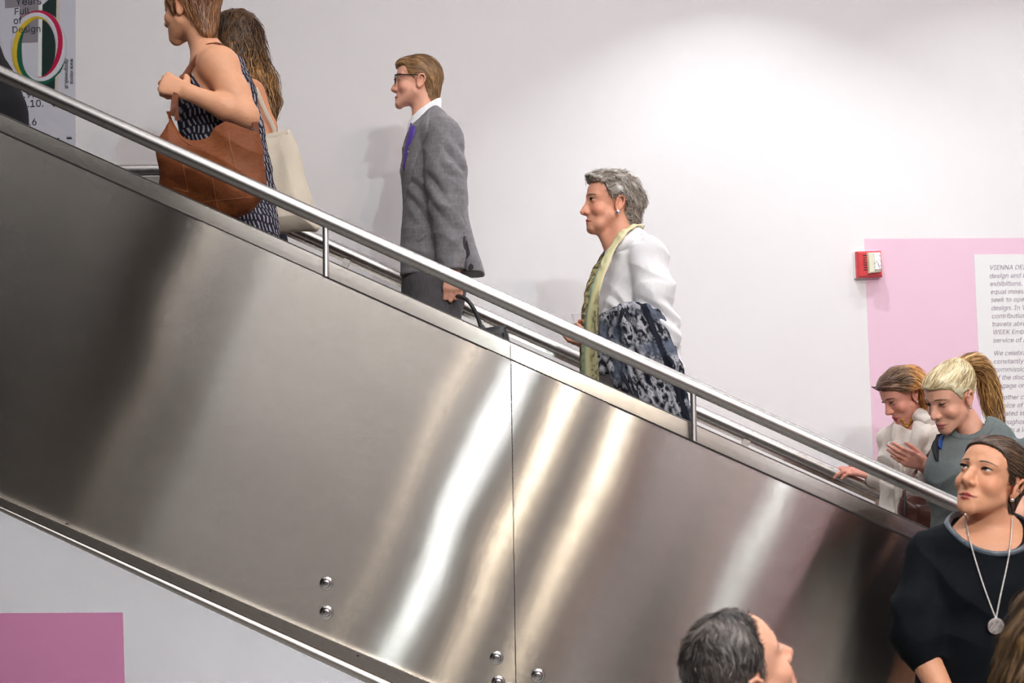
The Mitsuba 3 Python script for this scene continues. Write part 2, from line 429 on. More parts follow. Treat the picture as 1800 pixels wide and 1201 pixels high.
for (xl, xh, xr, xrh, sd) in ((-420, -330, 907.2, 897.4, 1), (908.6, 898.6, 1980, 1980, 5)):
    nu, nv = int(abs(xr - xl) / 14), 46
    v, q = sheet(lambda x: groove(x) + .6, lambda x: trim_hi(x) + 4, xl, xh, xr, xrh, NEAR, bowfn(sd, .0036), nu, nv)
    part(bal, 'cladding_panel', (v, q), 'm_panel', smooth=True, uv=uv_slope(v))
for (x0, x1) in ((-330, 896.6), (897.8, 1980)):
    v, q = sheet(topedge, lambda x: groove(x) + 6, x0, x0, x1, x1, NEAR + .035, lambda p, u, v: 0 * u - .0015 * np.sin(v * np.pi), 40, 8, .004)
    part(bal, 'top_band', (v, q), 'm_band', smooth=False, uv=uv_slope(v))
part(bal, 'edge_strip', tube([P(-330, topedge(-330), NEAR + .037), P(1980, topedge(1980), NEAR + .037)], .0028, 8), 'm_chrome')
part(bal, 'ledge', prism(quadxz(lambda x: groove(x) + 1.2, lambda x: groove(x) + 7, -330, 1980, NEAR), NEAR + .004, NEAR + .036), 'm_trim')
part(bal, 'joint', prism(quadxz(lambda x: groove(x) - 1.7, lambda x: groove(x) + 1.8, -330, 1980, NEAR), NEAR - .0005, NEAR + .036), 'm_screw', label='thin dark joint along the top of the cladding')
part(bal, 'joint', prism([pz(897.0, groove(897), NEAR), pz(899.2, groove(899), NEAR), pz(909.6, 1300, NEAR), pz(907.2, 1300, NEAR)], NEAR + .004, NEAR + .02), 'm_screw')
part(bal, 'inner_face', prism(quadxz(lambda x: topedge(x) + 4, lambda x: groove(x) + 200, -330, 1980, NEAR), NEAR + .045, NEAR + .056), 'm_trim')
part(bal, 'bottom_trim', prism(quadxz(trim_hi, trim_mid, -420, 1700, NEAR), NEAR - .012, NEAR + .05), 'm_trim', label='angled lower edge strip')
tr = [P(x, (trim_mid(x) + trim_lo(x)) / 2, NEAR) + [0, -.002, 0] for x in np.linspace(-420, 1500, 14)]
rr = np.array([(trim_lo(x) - trim_mid(x)) / 2 * .91 / 571 for x in np.linspace(-420, 1500, 14)])
part(bal, 'bottom_tube', tube(tr, np.column_stack([np.maximum(rr, .007)] * 2), 16), 'm_trim', smooth=40)
for (x, y) in ((574, 1026), (574, 1077), (873, 1157), (876, 1200), (946, 1188), (948, 1238)):
    o = P(x, y, NEAR); r = 12.3 / 571
    part(bal, 'bolt', lathe([(0, -.0105), (r * .32, -.0112), (r * .48, -.0095), (r * .56, -.0065), (r * .60, -.0072), (r * .80, -.0066), (r * .96, -.0035), (r, .0), (r, .006)], o, (0, 1, 0), 32), 'm_chrome', smooth=35)

for (x, y) in ((117, 921), (370, 1039), (629, 1153)):
    o = P(x, y, NEAR - .012)
    part(bal, 'screw', lathe([(0, -.0012), (.0022, -.0012), (.0032, -.0004), (.0034, .001)], o, (0, 1, 0), 14), 'm_screw', smooth=30)

# ---- near handrail with its posts
hr = thing('handrail', 'thick brushed steel handrail on slim posts above the near balustrade', 'handrail')
RY = NEAR + .016
a, b = P(-330, railc(-330), RY), P(1760, railc(1760), RY)
rp = [a + (b - a) * t for t in np.linspace(0, 1, 60)]
part(hr, 'rail', tube(rp, .0232, 36), 'm_tube', smooth=40)
for (xt, yt, xb, yb) in ((566.5, 392, 573, 487), (1216, 685, 1220, 776), (-85, 98, -83, 194)):
    t, bt = P(xt, yt, RY), P(xb, yb, RY); t[0] = bt[0]
    part(hr, 'post', tube([bt + [0, 0, .0], bt + (t - bt) * .5, t], .0092, 20), 'm_post', smooth=40)
    part(hr, 'post_collar', tube([t - [0, 0, .0], t + [0, 0, .012]], .0105, 16), 'm_post', smooth=40)

# ---- far handrail: tube, plate under it, brackets
fr = thing('far_handrail', 'slimmer steel handrail and plate on the far side of the stairs, below the white wall', 'handrail')
FX = 288                                  # here the far rail turns level
far_b = P(1640, farrail(1640), FAR); far_k = P(FX, farrail(FX), FAR); far_a = far_k - [1.05, 0, 0]
fpts = [far_a + (far_k - far_a) * t for t in np.linspace(0, .94, 12)] + list(spline([far_k + (far_a - far_k) * .05, far_k + [0, 0, -.004], far_k + (far_b - far_k) * .02], 8)) + [far_k + (far_b - far_k) * t for t in np.linspace(.03, 1, 50)]
part(fr, 'rail', tube(fpts, .0245, 28), 'm_tube', smooth=40)
x0, x1 = FX, 1640
v, q = sheet(lambda x: farrail(x) + 8, lambda x: farrail(x) + 19, x0, x0, x1, x1, FAR + .004, lambda p, u, v: 0 * u, 30, 4, .006)
part(fr, 'plate', (v, q), 'm_band', uv=uv_slope(v))
part(fr, 'level_plate', box((far_a[0], FAR + .004, far_k[2] - .16), (far_k[0] + .05, FAR + .010, far_k[2] - .028)), 'm_trim')
for k in range(-1, 6):
    x = 607 + k * 234.3; y = farrail(x) + 21
    o = P(x, y, FAR)
    R = np.column_stack([sdir, [0, 1, 0], sper])
    m = trimesh.creation.box(extents=(.03, .02, .05)); m.apply_transform(np.vstack([np.column_stack([R, o + [0, .008, 0]]), [0, 0, 0, 1]]))
    part(fr, 'bracket', m, 'm_trim')
v, q = sheet(lambda x: farrail(x) + 62, lambda x: farrail(x) + 380, x0, x0, x1, x1, FAR + .0, lambda p, u, v: 0 * u, 30, 6, .02)
part(fr, 'lower_panel', (v, q), 'm_band', uv=uv_slope(v))

# ---- graphics on the wall
def wq(pts, depth, bsdf, y=WALL_Y):
    return prism([pz(x, yy, y) for x, yy in pts], y - depth, y - .0002)
solo('pink_wall_panel', wq([(1519, 420), (2420, 414), (2440, 1000), (1543.5, 1000)], .0015, 0), 'm_pink_light', 'tall pale pink vinyl panel on the wall behind the red fire alarm', 'wall graphic')
solo('pink_wall_square', wq([(-160, 1079), (216, 1077), (219.5, 1201), (222, 1330), (-160, 1330)], .0015, 0), 'm_pink_deep', 'deep pink vinyl square low on the wall beneath the staircase', 'wall graphic')
tp = thing('text_panel', 'white exhibition text panel with italic grey lettering at the right edge', 'text panel')
part(tp, 'sheet', wq([(1712, 447.5), (2260, 444), (2285, 985), (1736, 985)], .0012, 0, y=WALL_Y - .0018), 'm_paper')
def wall_text(parent, s, px, py, cap_px, parent_name='lettering', shear=.2, y=WALL_Y - .0032, bsdf='m_ink', rot=0.0, xs=1.0, bold=False):
    cap = cap_px / (F_PX / WALL_Y)
    m = meshkit.text_mesh(s, cap, .0008, bold)
    v = np.array(m.vertices)
    x, z = v[:, 0] * xs + v[:, 1] * shear, v[:, 1]
    c, sn = math.cos(rot), math.sin(rot)
    o = P(px, py, y)
    w = np.column_stack([o[0] + x * c - z * sn, o[1] - v[:, 2], o[2] + x * sn + z * c])
    part(parent, parent_name, trimesh.Trimesh(w, m.faces, process=False), bsdf)
for s, x, y in (('VIENNA DESIGN', 1738.5, 474.6), ('design and is', 1738.5, 489), ('exhibitions. H', 1739.5, 503), ('equal measu', 1740.3, 517), ('seek to open', 1741, 531), ('design. In Vi', 1741.8, 545.5),
                ('contributions', 1742.6, 559.7), ('travels abroad', 1743.3, 573.8), ('WEEK Emb', 1744.3, 588), ('service of A', 1744.6, 602.4), ('We celebra', 1746, 625), ('constantly s', 1746, 639.5), ('commission', 1746.6, 653.8),
                ('of the disco', 1747.4, 667.8), ('engage on', 1748.2, 682.3), ('Another cu', 1750, 702.6), ('choice of th', 1750, 717), ('located in', 1750.5, 731), ('throughout', 1751, 746), ('wards a lo', 1752, 760)):
    wall_text(tp, s, x, y, 8.1, shear=.21, xs=.97)
# ---- poster
mat('m_poster', (.56, .55, .62), .5, .3); mat('m_poster_grey', (.24, .22, .25), .6, .2); mat('m_poster_green', (.012, .03, .028), .6, .2); mat('m_poster_beige', (.55, .49, .42), .6, .2)
mat('m_ink_dark', (.03, .035, .05), .7, .1); mat('m_poster_cream', (.7, .72, .68), .6, .2)
po = thing('poster', 'design week poster with a multicoloured ring at the upper left corner', 'poster')
part(po, 'sheet', wq([(-150, -40), (133, -41), (133, 330), (-150, 330)], .002, 0), 'm_poster')
def pp(name, pts, d, bsdf): part(po, name, wq(pts, d, 0), bsdf)
pp('grey_patch', [(9, -30), (68, -30), (68, 10), (9, 15)], .0026, 'm_poster_grey')
pp('grey_patch', [(35, 12.5), (68, 10), (67, 75), (35, 76)], .0026, 'm_poster_grey')
pp('dark_patch', [(75, 9), (100, -12), (101, 184), (97, 190), (73.5, 166)], .0027, 'm_poster_green')
pp('cream_patch', [(69, 10), (75, 9), (73.5, 138), (67, 138)], .0027, 'm_poster_cream')
pp('beige_stripe', [(100.5, -40), (106.5, -40), (102, 190), (96.5, 190)], .0036, 'm_poster_beige')
def ring(cx, cy, ro, ri, phase):
    na, nr = 240, 30
    A, R_ = np.meshgrid(np.linspace(0, 2 * np.pi, na), np.linspace(0, 1, nr), indexing='ij')
    V = []
    for a, t in zip(A.ravel(), R_.ravel()):
        rx, ry = ri[0] + (ro[0] - ri[0]) * t, ri[1] + (ro[1] - ri[1]) * t
        V.append(P(cx + rx * math.sin(a), cy - ry * math.cos(a), WALL_Y) + [0, -.0034 - .001 * math.sin(t * math.pi), 0])
    V = np.array(V)
    w = (R_ * 2.2 + A / (2 * np.pi) * 5.0 + phase).ravel() % 5
    pal = np.array([lin(186, 20, 70), lin(205, 205, 215), lin(20, 90, 66), lin(208, 178, 50), lin(205, 205, 215)])
    col = pal[w.astype(int)] * (.75 + .25 * np.sin(R_.ravel() * math.pi))[:, None]
    i, j = np.meshgrid(np.arange(na - 1), np.arange(nr - 1), indexing='ij'); q = (i * nr + j).ravel()
    return trimesh.Trimesh(V, np.vstack([np.column_stack([q, q + nr, q + nr + 1]), np.column_stack([q, q + nr + 1, q + 1])]), process=False), col
mat('m_vc_print', VC, .5, .3)
m, col = ring(68.5, 84.5, (49.5, 66), (30, 51), 3.4); part(po, 'ring', m, 'm_vc_print', smooth=True, color=col)
m, col = ring(-46, 84.5, (49.5, 66), (30, 51), 1.2); part(po, 'ring', m, 'm_vc_print', smooth=True, color=col)
for s, x, y, c in (('Years', 27, 9, 12.5), ('Full', 25, 25.7, 11.5), ('of', 23.5, 41.8, 11.5), ('Design', 21, 58, 11.5), ('30.9.', 20, 173, 12), ('/9.10.', 31, 189, 12), ('2016', 23.5, 221.5, 12)):
    wall_text(po, s, x, y, c, shear=0, y=WALL_Y - .0037, bsdf='m_ink_dark', rot=.03)
wall_text(po, 'www.vienna', 123.5, 103, 6.6, shear=0, y=WALL_Y - .0022, bsdf='m_ink_dark', rot=-math.pi / 2, xs=.86, bold=True)
wall_text(po, 'designweek.at', 114.3, 103.5, 6.6, shear=0, y=WALL_Y - .0022, bsdf='m_ink_dark', rot=-math.pi / 2, xs=.86, bold=True)
pp('printed_mark', [(117.5, 241.5), (126.5, 241.5), (126.5, 245), (117.5, 245)], .0024, 'm_ink_dark')
pp('printed_mark', [(117.5, 239.6), (126.5, 239.6), (126.5, 240.2), (117.5, 240.2)], .0024, 'm_ink_dark')
pp('printed_mark', [(101.5, 242.5), (104.5, 242.5), (104.5, 245.5), (101.5, 245.5)], .0024, 'm_ink_dark')
# ---- fire alarm
al = thing('fire_alarm', 'red square fire alarm with a clear strobe on the wall at the panel edge', 'fire alarm')
mat('m_alarm_red', (.62, .035, .045), .35, .5); mat('m_alarm_cream', (.72, .72, .55), .4, .4); mat('m_alarm_plate', (.80, .82, .83), .4, .4)
scene['m_strobe'] = {'type': 'twosided', 'bsdf': {'type': 'principled', 'base_color': mikit.proc(lambda p, n, uv: mikit.mix((.9, .9, .88), (.45, .44, .42), mikit.smoothstep(.55, .7, mikit.noise(p.x * 160, 3, p.z * 120)))), 'roughness': .12, 'specular': .8, 'clearcoat': .8}}
Wp = WALL_Y
def plate(pts, y0, y1, inset):
    """a slab with a bevelled front"""
    ctr = np.mean(pts, 0); f = [ctr + (np.array(p) - ctr) * inset for p in pts]
    bk = np.array([P(x, y, Wp) * [1, 0, 1] + [0, y1, 0] for x, y in pts]); md = bk.copy(); md[:, 1] = y0 + (y1 - y0) * .45
    fr_ = np.array([P(x, y, Wp) * [1, 0, 1] + [0, y0, 0] for x, y in f])
    v = np.vstack([bk, md, fr_]); n = len(pts); fs = []
    for lvl in (0, 1):
        for i in range(n):
            j = (i + 1) % n
            fs += [[lvl * n + i, lvl * n + j, (lvl + 1) * n + j], [lvl * n + i, (lvl + 1) * n + j, (lvl + 1) * n + i]]
    for i in range(1, n - 1): fs.append([2 * n, 2 * n + i, 2 * n + i + 1])
    return trimesh.Trimesh(v, fs, process=False)
part(al, 'back_plate', plate([(1499, 444), (1541, 443), (1543, 489), (1501, 490)], Wp - .012, Wp - .0018, 1.0), 'm_alarm_plate')
part(al, 'housing', plate([(1501, 443.5), (1544.5, 442.5), (1547, 488.5), (1503, 490)], Wp - .050, Wp - .012, .86), 'm_alarm_red')
for i in range(7):
    part(al, 'grille_slot', plate([(1511 + .2 * i, 450.5 + i * 4.2), (1517.5 + .2 * i, 450.3 + i * 4.2), (1517.7 + .2 * i, 452 + i * 4.2), (1511.2 + .2 * i, 452.2 + i * 4.2)], Wp - .0512, Wp - .049, .95), 'm_screw')
part(al, 'strobe_base', plate([(1517, 447), (1538, 446.6), (1540, 480.5), (1519.5, 483)], Wp - .078, Wp - .048, .93), 'm_alarm_cream')
part(al, 'strobe_lens', plate([(1525.5, 448), (1537.5, 447.6), (1539.3, 477), (1528, 479)], Wp - .088, Wp - .074, .88), 'm_strobe')
mat('m_alarm_ink', (.6, .12, .08), .5, .2)
wall_text(al, 'FIRE', 1520.2, 452, 3.4, shear=0, y=Wp - .0785, bsdf='m_alarm_ink', rot=-math.pi / 2 + .04)

# ---- lamps
scene['m_lamp_can'] = {'type': 'twosided', 'bsdf': {'type': 'principled', 'base_color': rgb(.06, .06, .06), 'roughness': .5, 'specular': .4}}
def disc(c, r, d, n=24):
    m = lathe([(0, 0), (r, 0)], c, d, n)
    if m.face_normals[-1] @ d < 0: m.invert()
    return m
for i, (pos, tgt, cut, beam, inten) in enumerate(WASH):
    if sum(inten) == 0: continue
    spot(f'wash_light_{i}', list(pos), list(tgt), cut, beam, inten)
    d = nrm(np.array(tgt) - pos)
    t = thing('track_spotlight', 'black ceiling spotlight washing the white wall', 'spotlight', 'wall washing spotlights')
    part(t, 'can', lathe([(0, -.17), (.05, -.16), (.055, -.14), (.055, -.012), (.05, -.012), (.045, -.06), (0, -.06)], pos, d, 24), 'm_lamp_can', smooth=30)
    part(t, 'stem', tube([np.array(pos) - d * .16, [pos[0], pos[1], CEIL]], .01, 10), 'm_lamp_can')
for i, (x, y, z, r, rad) in enumerate(LAMPS):
    tgt = np.array([x * .6, 3.5, 1.2]); o = np.array([x, y, z]); d = nrm(tgt - o)
    t = thing('room_spotlight', 'round black room spotlight aimed at the staircase', 'spotlight', 'room spotlights facing the stairs')
    part(t, 'can', lathe([(0, -.2), (r * .9, -.19), (r * 1.1, -.16), (r * 1.1, .03), (r * 1.02, .03), (r * 1.01, -.02), (0, -.02)], o, d, 24), 'm_lamp_can', smooth=30)
    key = part(t, 'lens', disc(o, r, d), 'm_lamp_can', flip_normals=False)
    scene[key]['emitter'] = {'type': 'area', 'radiance': rgb(*[float(q) for q in rad])}
    part(t, 'stem', tube([o - d * .19, [o[0] - d[0] * .19, o[1] - d[1] * .19, CEIL]], .012, 10), 'm_lamp_can')
for (x, y, w, dd, L) in FILL_PANELS:
    t = thing('ceiling_light', 'added white ceiling panel out of view, giving soft fill light', 'ceiling light', 'added fill light panels')
    part(t, 'frame', box((x - w - .04, y - dd - .04, CEIL - .05), (x + w + .04, y + dd + .04, CEIL - .001)), 'm_ceiling')
    key = part(t, 'diffuser', trimesh.Trimesh([[x - w, y - dd, CEIL - .052], [x + w, y - dd, CEIL - .052], [x + w, y + dd, CEIL - .052], [x - w, y + dd, CEIL - .052]], [[0, 2, 1], [0, 3, 2]], process=False), 'm_ceiling')
    scene[key]['emitter'] = {'type': 'area', 'radiance': rgb(L * .985, L * .96, L * .965)}

def soffit(x): return .4524 * (2.02 - x) - .015
for (xa, xb, L) in ((-2.9, -1.6, 5.6), (-1.2, .2, 8.2)):
    t = thing('stair_light', 'flat light strip fixed under the staircase', 'light strip', 'light strips under the stairs')
    o = np.array([[xa, 4.0, soffit(xa)], [xb, 4.0, soffit(xb)], [xb, 4.5, soffit(xb)], [xa, 4.5, soffit(xa)]])
    part(t, 'frame', prism([(xa - .03, soffit(xa - .03) + .002), (xb + .03, soffit(xb + .03) + .002), (xb + .03, soffit(xb + .03) + .014), (xa - .03, soffit(xa - .03) + .014)], 3.97, 4.53), 'm_trim')
    key = part(t, 'diffuser', trimesh.Trimesh(o - [0, 0, .002], [[0, 2, 1], [0, 3, 2]], process=False), 'm_ceiling')
    scene[key]['emitter'] = {'type': 'area', 'radiance': rgb(L * .97, L, L * 1.03)}
# ================================================================ people: shared anatomy
mat('m_skin', VC, .48, .35, sheen=.15)
mat('m_hair', VC, .42, .45, two=True)
mat('m_eye', VC, .08, .6, clearcoat=.8, clearcoat_gloss=.95)
mat('m_fringe_lash', (.02, .014, .012), .6, .2)
mat('m_cloth_vc', VC, .85, .15, sheen=.3)
def yaw_frame(yaw, pitch=0.0, roll=0.0):
    """columns right, forward, up; yaw 0 faces along -x (to the left), 90 faces the viewer, 180 faces along +x; pitch > 0 looks up; roll > 0 leans to the own right"""
    y, p, r = map(math.radians, (yaw, pitch, roll))
    f = np.array([-math.cos(y), -math.sin(y), 0]); up = np.array([0, 0, 1.0])
    rt = np.cross(f, up)
    f2 = f * math.cos(p) + up * math.sin(p); u2 = np.cross(rt, f2)
    r2 = rt * math.cos(r) - u2 * math.sin(r); u3 = np.cross(r2, f2)
    return np.column_stack([r2, f2, u3])
class Head:
    """a head in its own frame (x right, y forward, z up, metres, origin between the ears), placed in the world"""
    def __init__(self, o, R, s=1.0, **k):
        self.o, self.R, self.s = np.asarray(o, float), R, s
        self.k = dict(nose=1.0, nose_drop=0.0, nose_w=1.0, bridge=0.0, chin=0.0, jaw=1.0, cheek=1.0, lips=1.0, smile=0.0, open_u=.0052, open_l=.0042, brow=1.0, width=1.0, jowl=0.0, skin=lin(224, 176, 150), lip=lin(190, 105, 100),
                      blush=.5, browc=lin(90, 66, 50), iris=lin(84, 100, 110), gaze=(0, 0), browt=.0035, stubble=0.0, lid=None, forehead=0.0, ears=True, eyes=True, liner=.8) | k
    def W(self, p): return self.o + self.s * (np.asarray(p, float) @ self.R.T)
    def L(self, p): return (np.asarray(p, float) - self.o) @ self.R / self.s
    def sculpt(self, S):
        k, s, R, W = self.k, self.s, self.R, self.W
        w = k['width']
        ell = lambda c, r, kk=.012, op='u', Q=None: S.ell(W(c), np.array(r) * s, R if Q is None else R @ Q, op, kk * s)
        ball = lambda c, r, kk=.01, op='u': S.ball(W(c), r * s, op, kk * s)
        cone = lambda a, b, ra, rb=None, kk=.01, op='u': S.cone(W(a), W(b), ra * s, (ra if rb is None else rb) * s, op, kk * s)
        ell((0, -.008, .045), (.074 * w, .092, .080), .01)
        ell((0, .028, .048 + k['forehead']), (.058 * w, .060, .056), .02)
        ell((0, .036, -.016), (.057 * w, .051, .074), .02)
        for t in (-1, 1):
            cone((t * .047 * k['jaw'], .010, -.042), (t * .016 * k['jaw'], .070 + k['chin'], -.088), .018, .014, .026)
            ell((t * .041, .054, -.022), (.023 * k['cheek'], .024, .022), .016)
            cone((t * .012, .083, .033), (t * .046, .064, .033), .0095 * k['brow'], .008, .014)
            if k['jowl']: ball((t * .034, .05, -.075), .018 * k['jowl'], .02)
        ball((0, .0705 + k['chin'], -.0915), .0165, .014)
        ell((0, .066, -.060), (.030, .0265, .026), .016)
        for t in (-1, 1): ball((t * .0335, .0985, .0165), .0165, .014, 's')
        # nose
        n, nd, nw = k['nose'], k['nose_drop'], k['nose_w']
        ty = .097 + .0135 * n
        cone((0, .081, .026), (0, .090 + .006 * (n - 1) + k['bridge'], .006), .0080 * nw, .0078 * nw, .012)
        cone((0, .090 + .006 * (n - 1) + k['bridge'], .006), (0, ty, -.0235 - nd), .0078 * nw, .0092 * nw, .008)
        ell((0, .088 + .004 * n, -.018 - nd * .5), (.0115 * nw, .016, .016), .010)
        for t in (-1, 1): ell((t * .0120 * nw, .0915 + .003 * n, -.0275 - nd * .5), (.0070, .0115, .0080), .006)
        cone((0, ty - .003, -.0305 - nd), (0, .086, -.0385), .0048, .0060, .007)
        for t in (-1, 1): ell((t * .0068 * nw, .099 + .004 * n, -.0385 - nd * .7), (.0030, .0055, .0038), .002, 's')
        # mouth
        l, sm = k['lips'], k['smile']
        up = [(-.0245, .0775, -.0635 + sm), (-.012, .0885, -.0605 + sm * .3), (-.004, .0925, -.0582), (0, .0922, -.0590), (.004, .0925, -.0582), (.012, .0885, -.0605 + sm * .3), (.0245, .0775, -.0635 + sm)]
        ru = [.0015, .0042 * l, .0050 * l, .0046 * l, .0050 * l, .0042 * l, .0015]
        lo = [(-.0225, .0775, -.0655 + sm), (-.011, .0875, -.0690 + sm * .2), (0, .0905, -.0703), (.011, .0875, -.0690 + sm * .2), (.0225, .0775, -.0655 + sm)]
        rl = [.0015, .0048 * l, .0060 * l, .0048 * l, .0015]
        S.chain([W(q) for q in up], [r * s for r in ru], k=.004 * s)
        S.chain([W(q) for q in lo], [r * s for r in rl], k=.004 * s)
        ml = [(-.0265, .0785, -.0640 + sm * 1.1), (-.012, .0935, -.0645 + sm * .3), (0, .0985, -.0643), (.012, .0935, -.0645 + sm * .3), (.0265, .0785, -.0640 + sm * 1.1)]
        S.chain([W(q) for q in ml], [.0012 * s] * 5, op='s', k=.003 * s)
        self.upl, self.lol = (np.array(up), np.array(ru)), (np.array(lo), np.array(rl))
        # lids
        if k['eyes']:
            for t in (-1, 1):
                e = np.array([t * .0315, .0705, .0175]); ec = W(e)
                ou, ol = k['open_u'], k['open_l']
                def opening(p, e=e, t=t):
                    q = self.L(p) - e
                    xx = np.clip(q[:, 0] / .0150, -1, 1); f = 1 - xx * xx
                    tilt = q[:, 0] * t * .12
                    return np.maximum.reduce([q[:, 2] - tilt - (ou * f - .0004), -q[:, 2] + tilt - (ol * f - .0004), -q[:, 1] + .002]) * s
                lids = Sculpt().ball(ec, .0142 * s).field(opening, 's', .0012 * s)
                S.add(lambda p, lids=lids: lids(p), ec, .016 * s, 'u', .004 * s)
                op2 = Sculpt().ball(ec, .0175 * s)
                S.add(lambda p, op2=op2, opening=opening: np.maximum(op2(p), opening(p)), ec, .018 * s, 's', .0012 * s)
                S.ball(ec, .0118 * s, 'u', .0005)
        if k['ears']:
            for t in (-1, 1):
                Q = np.array([[1, .34 * t, .22 * t], [-.34 * t, 1, 0], [0, 0, 1.0]]); Q /= np.linalg.norm(Q, axis=0)
                c = np.array([t * .0700 * w, -.014, .000])
                tilt = math.radians(-12); Qt = np.array([[1, 0, 0], [0, math.cos(tilt), math.sin(tilt)], [0, -math.sin(tilt), math.cos(tilt)]])
                ell(c, (.0062, .0165, .0290), .006, 'u', Q @ Qt)
                M = Q @ Qt
                loc = lambda u, v, dx: c + M @ np.array([t * dx, u, v])
                rim = [loc(.0105, -.002, .002), loc(.013, .012, .004), loc(.007, .0255, .006), (loc(-.006, .0285, .008)), loc(-.0155, .018, .009), loc(-.0165, .002, .008), loc(-.011, -.014, .005), loc(-.004, -.024, .003)]
                S.chain([W(q) for q in rim], [.0032 * s, .0036 * s, .0040 * s, .0042 * s, .0042 * s, .0040 * s, .0042 * s, .0052 * s], k=.003 * s)
                S.ell(W(loc(-.0005, -.001, .0070)), np.array([.0066, .0086, .0140]) * s, R @ M, 's', .004 * s)
                S.ell(W(loc(-.002, .016, .0075)), np.array([.005, .0075, .0065]) * s, R @ M, 's', .004 * s)
                ball(loc(.010, -.004, .003), .0042, .004)
                ball(loc(.001, -.026, .002), .0066, .005)
        return S
    def neck(self, S, base, r0=.047, r1=.056, k=.025, top=(0, -.022, -.045)):
        a = self.W(top)
        S.cone(a, base, r0 * self.s, r1, 'u', k)
        return S
    def color(self, v, extra=None):
        k = self.k; q = self.L(v)
        skin = np.asarray(k['skin'], float)
        c = np.tile(skin, (len(v), 1))
        m = meshkit.noise(q * 90, 3) * .5 + meshkit.noise(q * 35, 7) * .5
        c *= (.95 + .10 * m)[:, None]
        red = skin * [1.0, .76, .70]
        def blend(w, col):
            nonlocal c
            w = np.clip(w, 0, 1)[:, None]; c = c * (1 - w) + np.asarray(col) * w
        g = lambda cc, r: np.exp(-(np.linalg.norm((q - cc) / r, axis=1)) ** 2)
        ax = np.abs(q[:, 0])
        qa = np.column_stack([ax, q[:, 1], q[:, 2]])
        ga = lambda cc, r: np.exp(-(np.linalg.norm((qa - cc) / r, axis=1)) ** 2)
        blend(k['blush'] * ga((.045, .065, -.022), np.array([.024, .03, .02])), red)
        blend(k['blush'] * .7 * g((0, .115, -.025), np.array([.016, .02, .014])), red)
        blend(.45 * ga((.078, -.014, 0), np.array([.012, .02, .032])), red)
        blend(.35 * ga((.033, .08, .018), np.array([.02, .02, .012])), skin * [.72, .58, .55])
        if k['stubble']: blend(k['stubble'] * sstep(-.035, -.05, q[:, 2]) * sstep(-.02, .02, q[:, 1]), skin * [.62, .58, .56])
        def near(ch, grow):
            pts, rad = ch; d = np.full(len(q), 1.0)
            for a, b, ra, rb in zip(pts[:-1], pts[1:], rad[:-1], rad[1:]):
                ab = b - a; t = np.clip((q - a) @ ab / (ab @ ab), 0, 1)
                d = np.minimum(d, np.linalg.norm(q - a - t[:, None] * ab, axis=1) - (ra + (rb - ra) * t))
            return d
        m = (q[:, 1] > .06) & (np.abs(q[:, 2] + .064) < .03)
        if m.any():
            d = np.full(len(q), 1.0)
            qq = q; q = q[m]; dm = np.minimum(near(self.upl, 0), near(self.lol, 0)); q = qq; d[m] = dm
            blend(sstep(.0023, .0010, d), k['lip'])
            blend(.6 * m * np.exp(-((q[:, 2] + .0643) / .0014) ** 2) * (ax < .024), np.asarray(k['lip']) * .35)
        blend(.8 * ga((.0070, .1035, -.0385), np.array([.0035, .005, .0030])), skin * .25)
        if k['eyes'] and k['liner'] > 0:
            for t in (-1, 1):
                e = np.array([t * .0315, .0705, .0175]); z = q - e
                xx = np.clip(z[:, 0] / .0150, -1, 1); f = 1 - xx * xx; tl = z[:, 0] * t * .12
                ok = (np.abs(z[:, 0]) < .0165) & (z[:, 1] > .001) & (np.linalg.norm(z, axis=1) < .0185)
                blend(k['liner'] * ok * np.exp(-((z[:, 2] - tl - k['open_u'] * f - .0004) / .0014) ** 2), (.02, .013, .010))
                blend(.55 * k['liner'] * ok * np.exp(-((z[:, 2] - tl + k['open_l'] * f + .0002) / .0009) ** 2), (.05, .03, .025))
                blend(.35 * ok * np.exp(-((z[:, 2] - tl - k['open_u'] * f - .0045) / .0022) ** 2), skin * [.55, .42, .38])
        if extra is not None: c = extra(self, q, c)
        return np.clip(c, 0, 1)
    def eyes(self, owner):
        for t in (-1, 1):
            e = self.W((t * .0315, .0705, .0175))
            m = trimesh.creation.icosphere(subdivisions=3, radius=.0126 * self.s)
            g = self.R @ nrm([self.k['gaze'][0], 1, self.k['gaze'][1]])
            v = np.array(m.vertices); ang = np.arccos(np.clip(v @ g / (.0126 * self.s), -1, 1))
            col = np.tile(lin(225, 216, 208), (len(v), 1)); ir = np.asarray(self.k['iris'])
            w = sstep(.52, .46, ang)[:, None]; col = col * (1 - w) + ir * w
            w = (sstep(.56, .50, ang) * sstep(.40, .48, ang))[:, None]; col = col * (1 - w) + ir * .35 * w
            w = sstep(.24, .19, ang)[:, None]; col = col * (1 - w) + .01 * w
            part(owner, 'eye', trimesh.Trimesh(v + e, m.faces, process=False), 'm_eye', smooth=True, color=col)
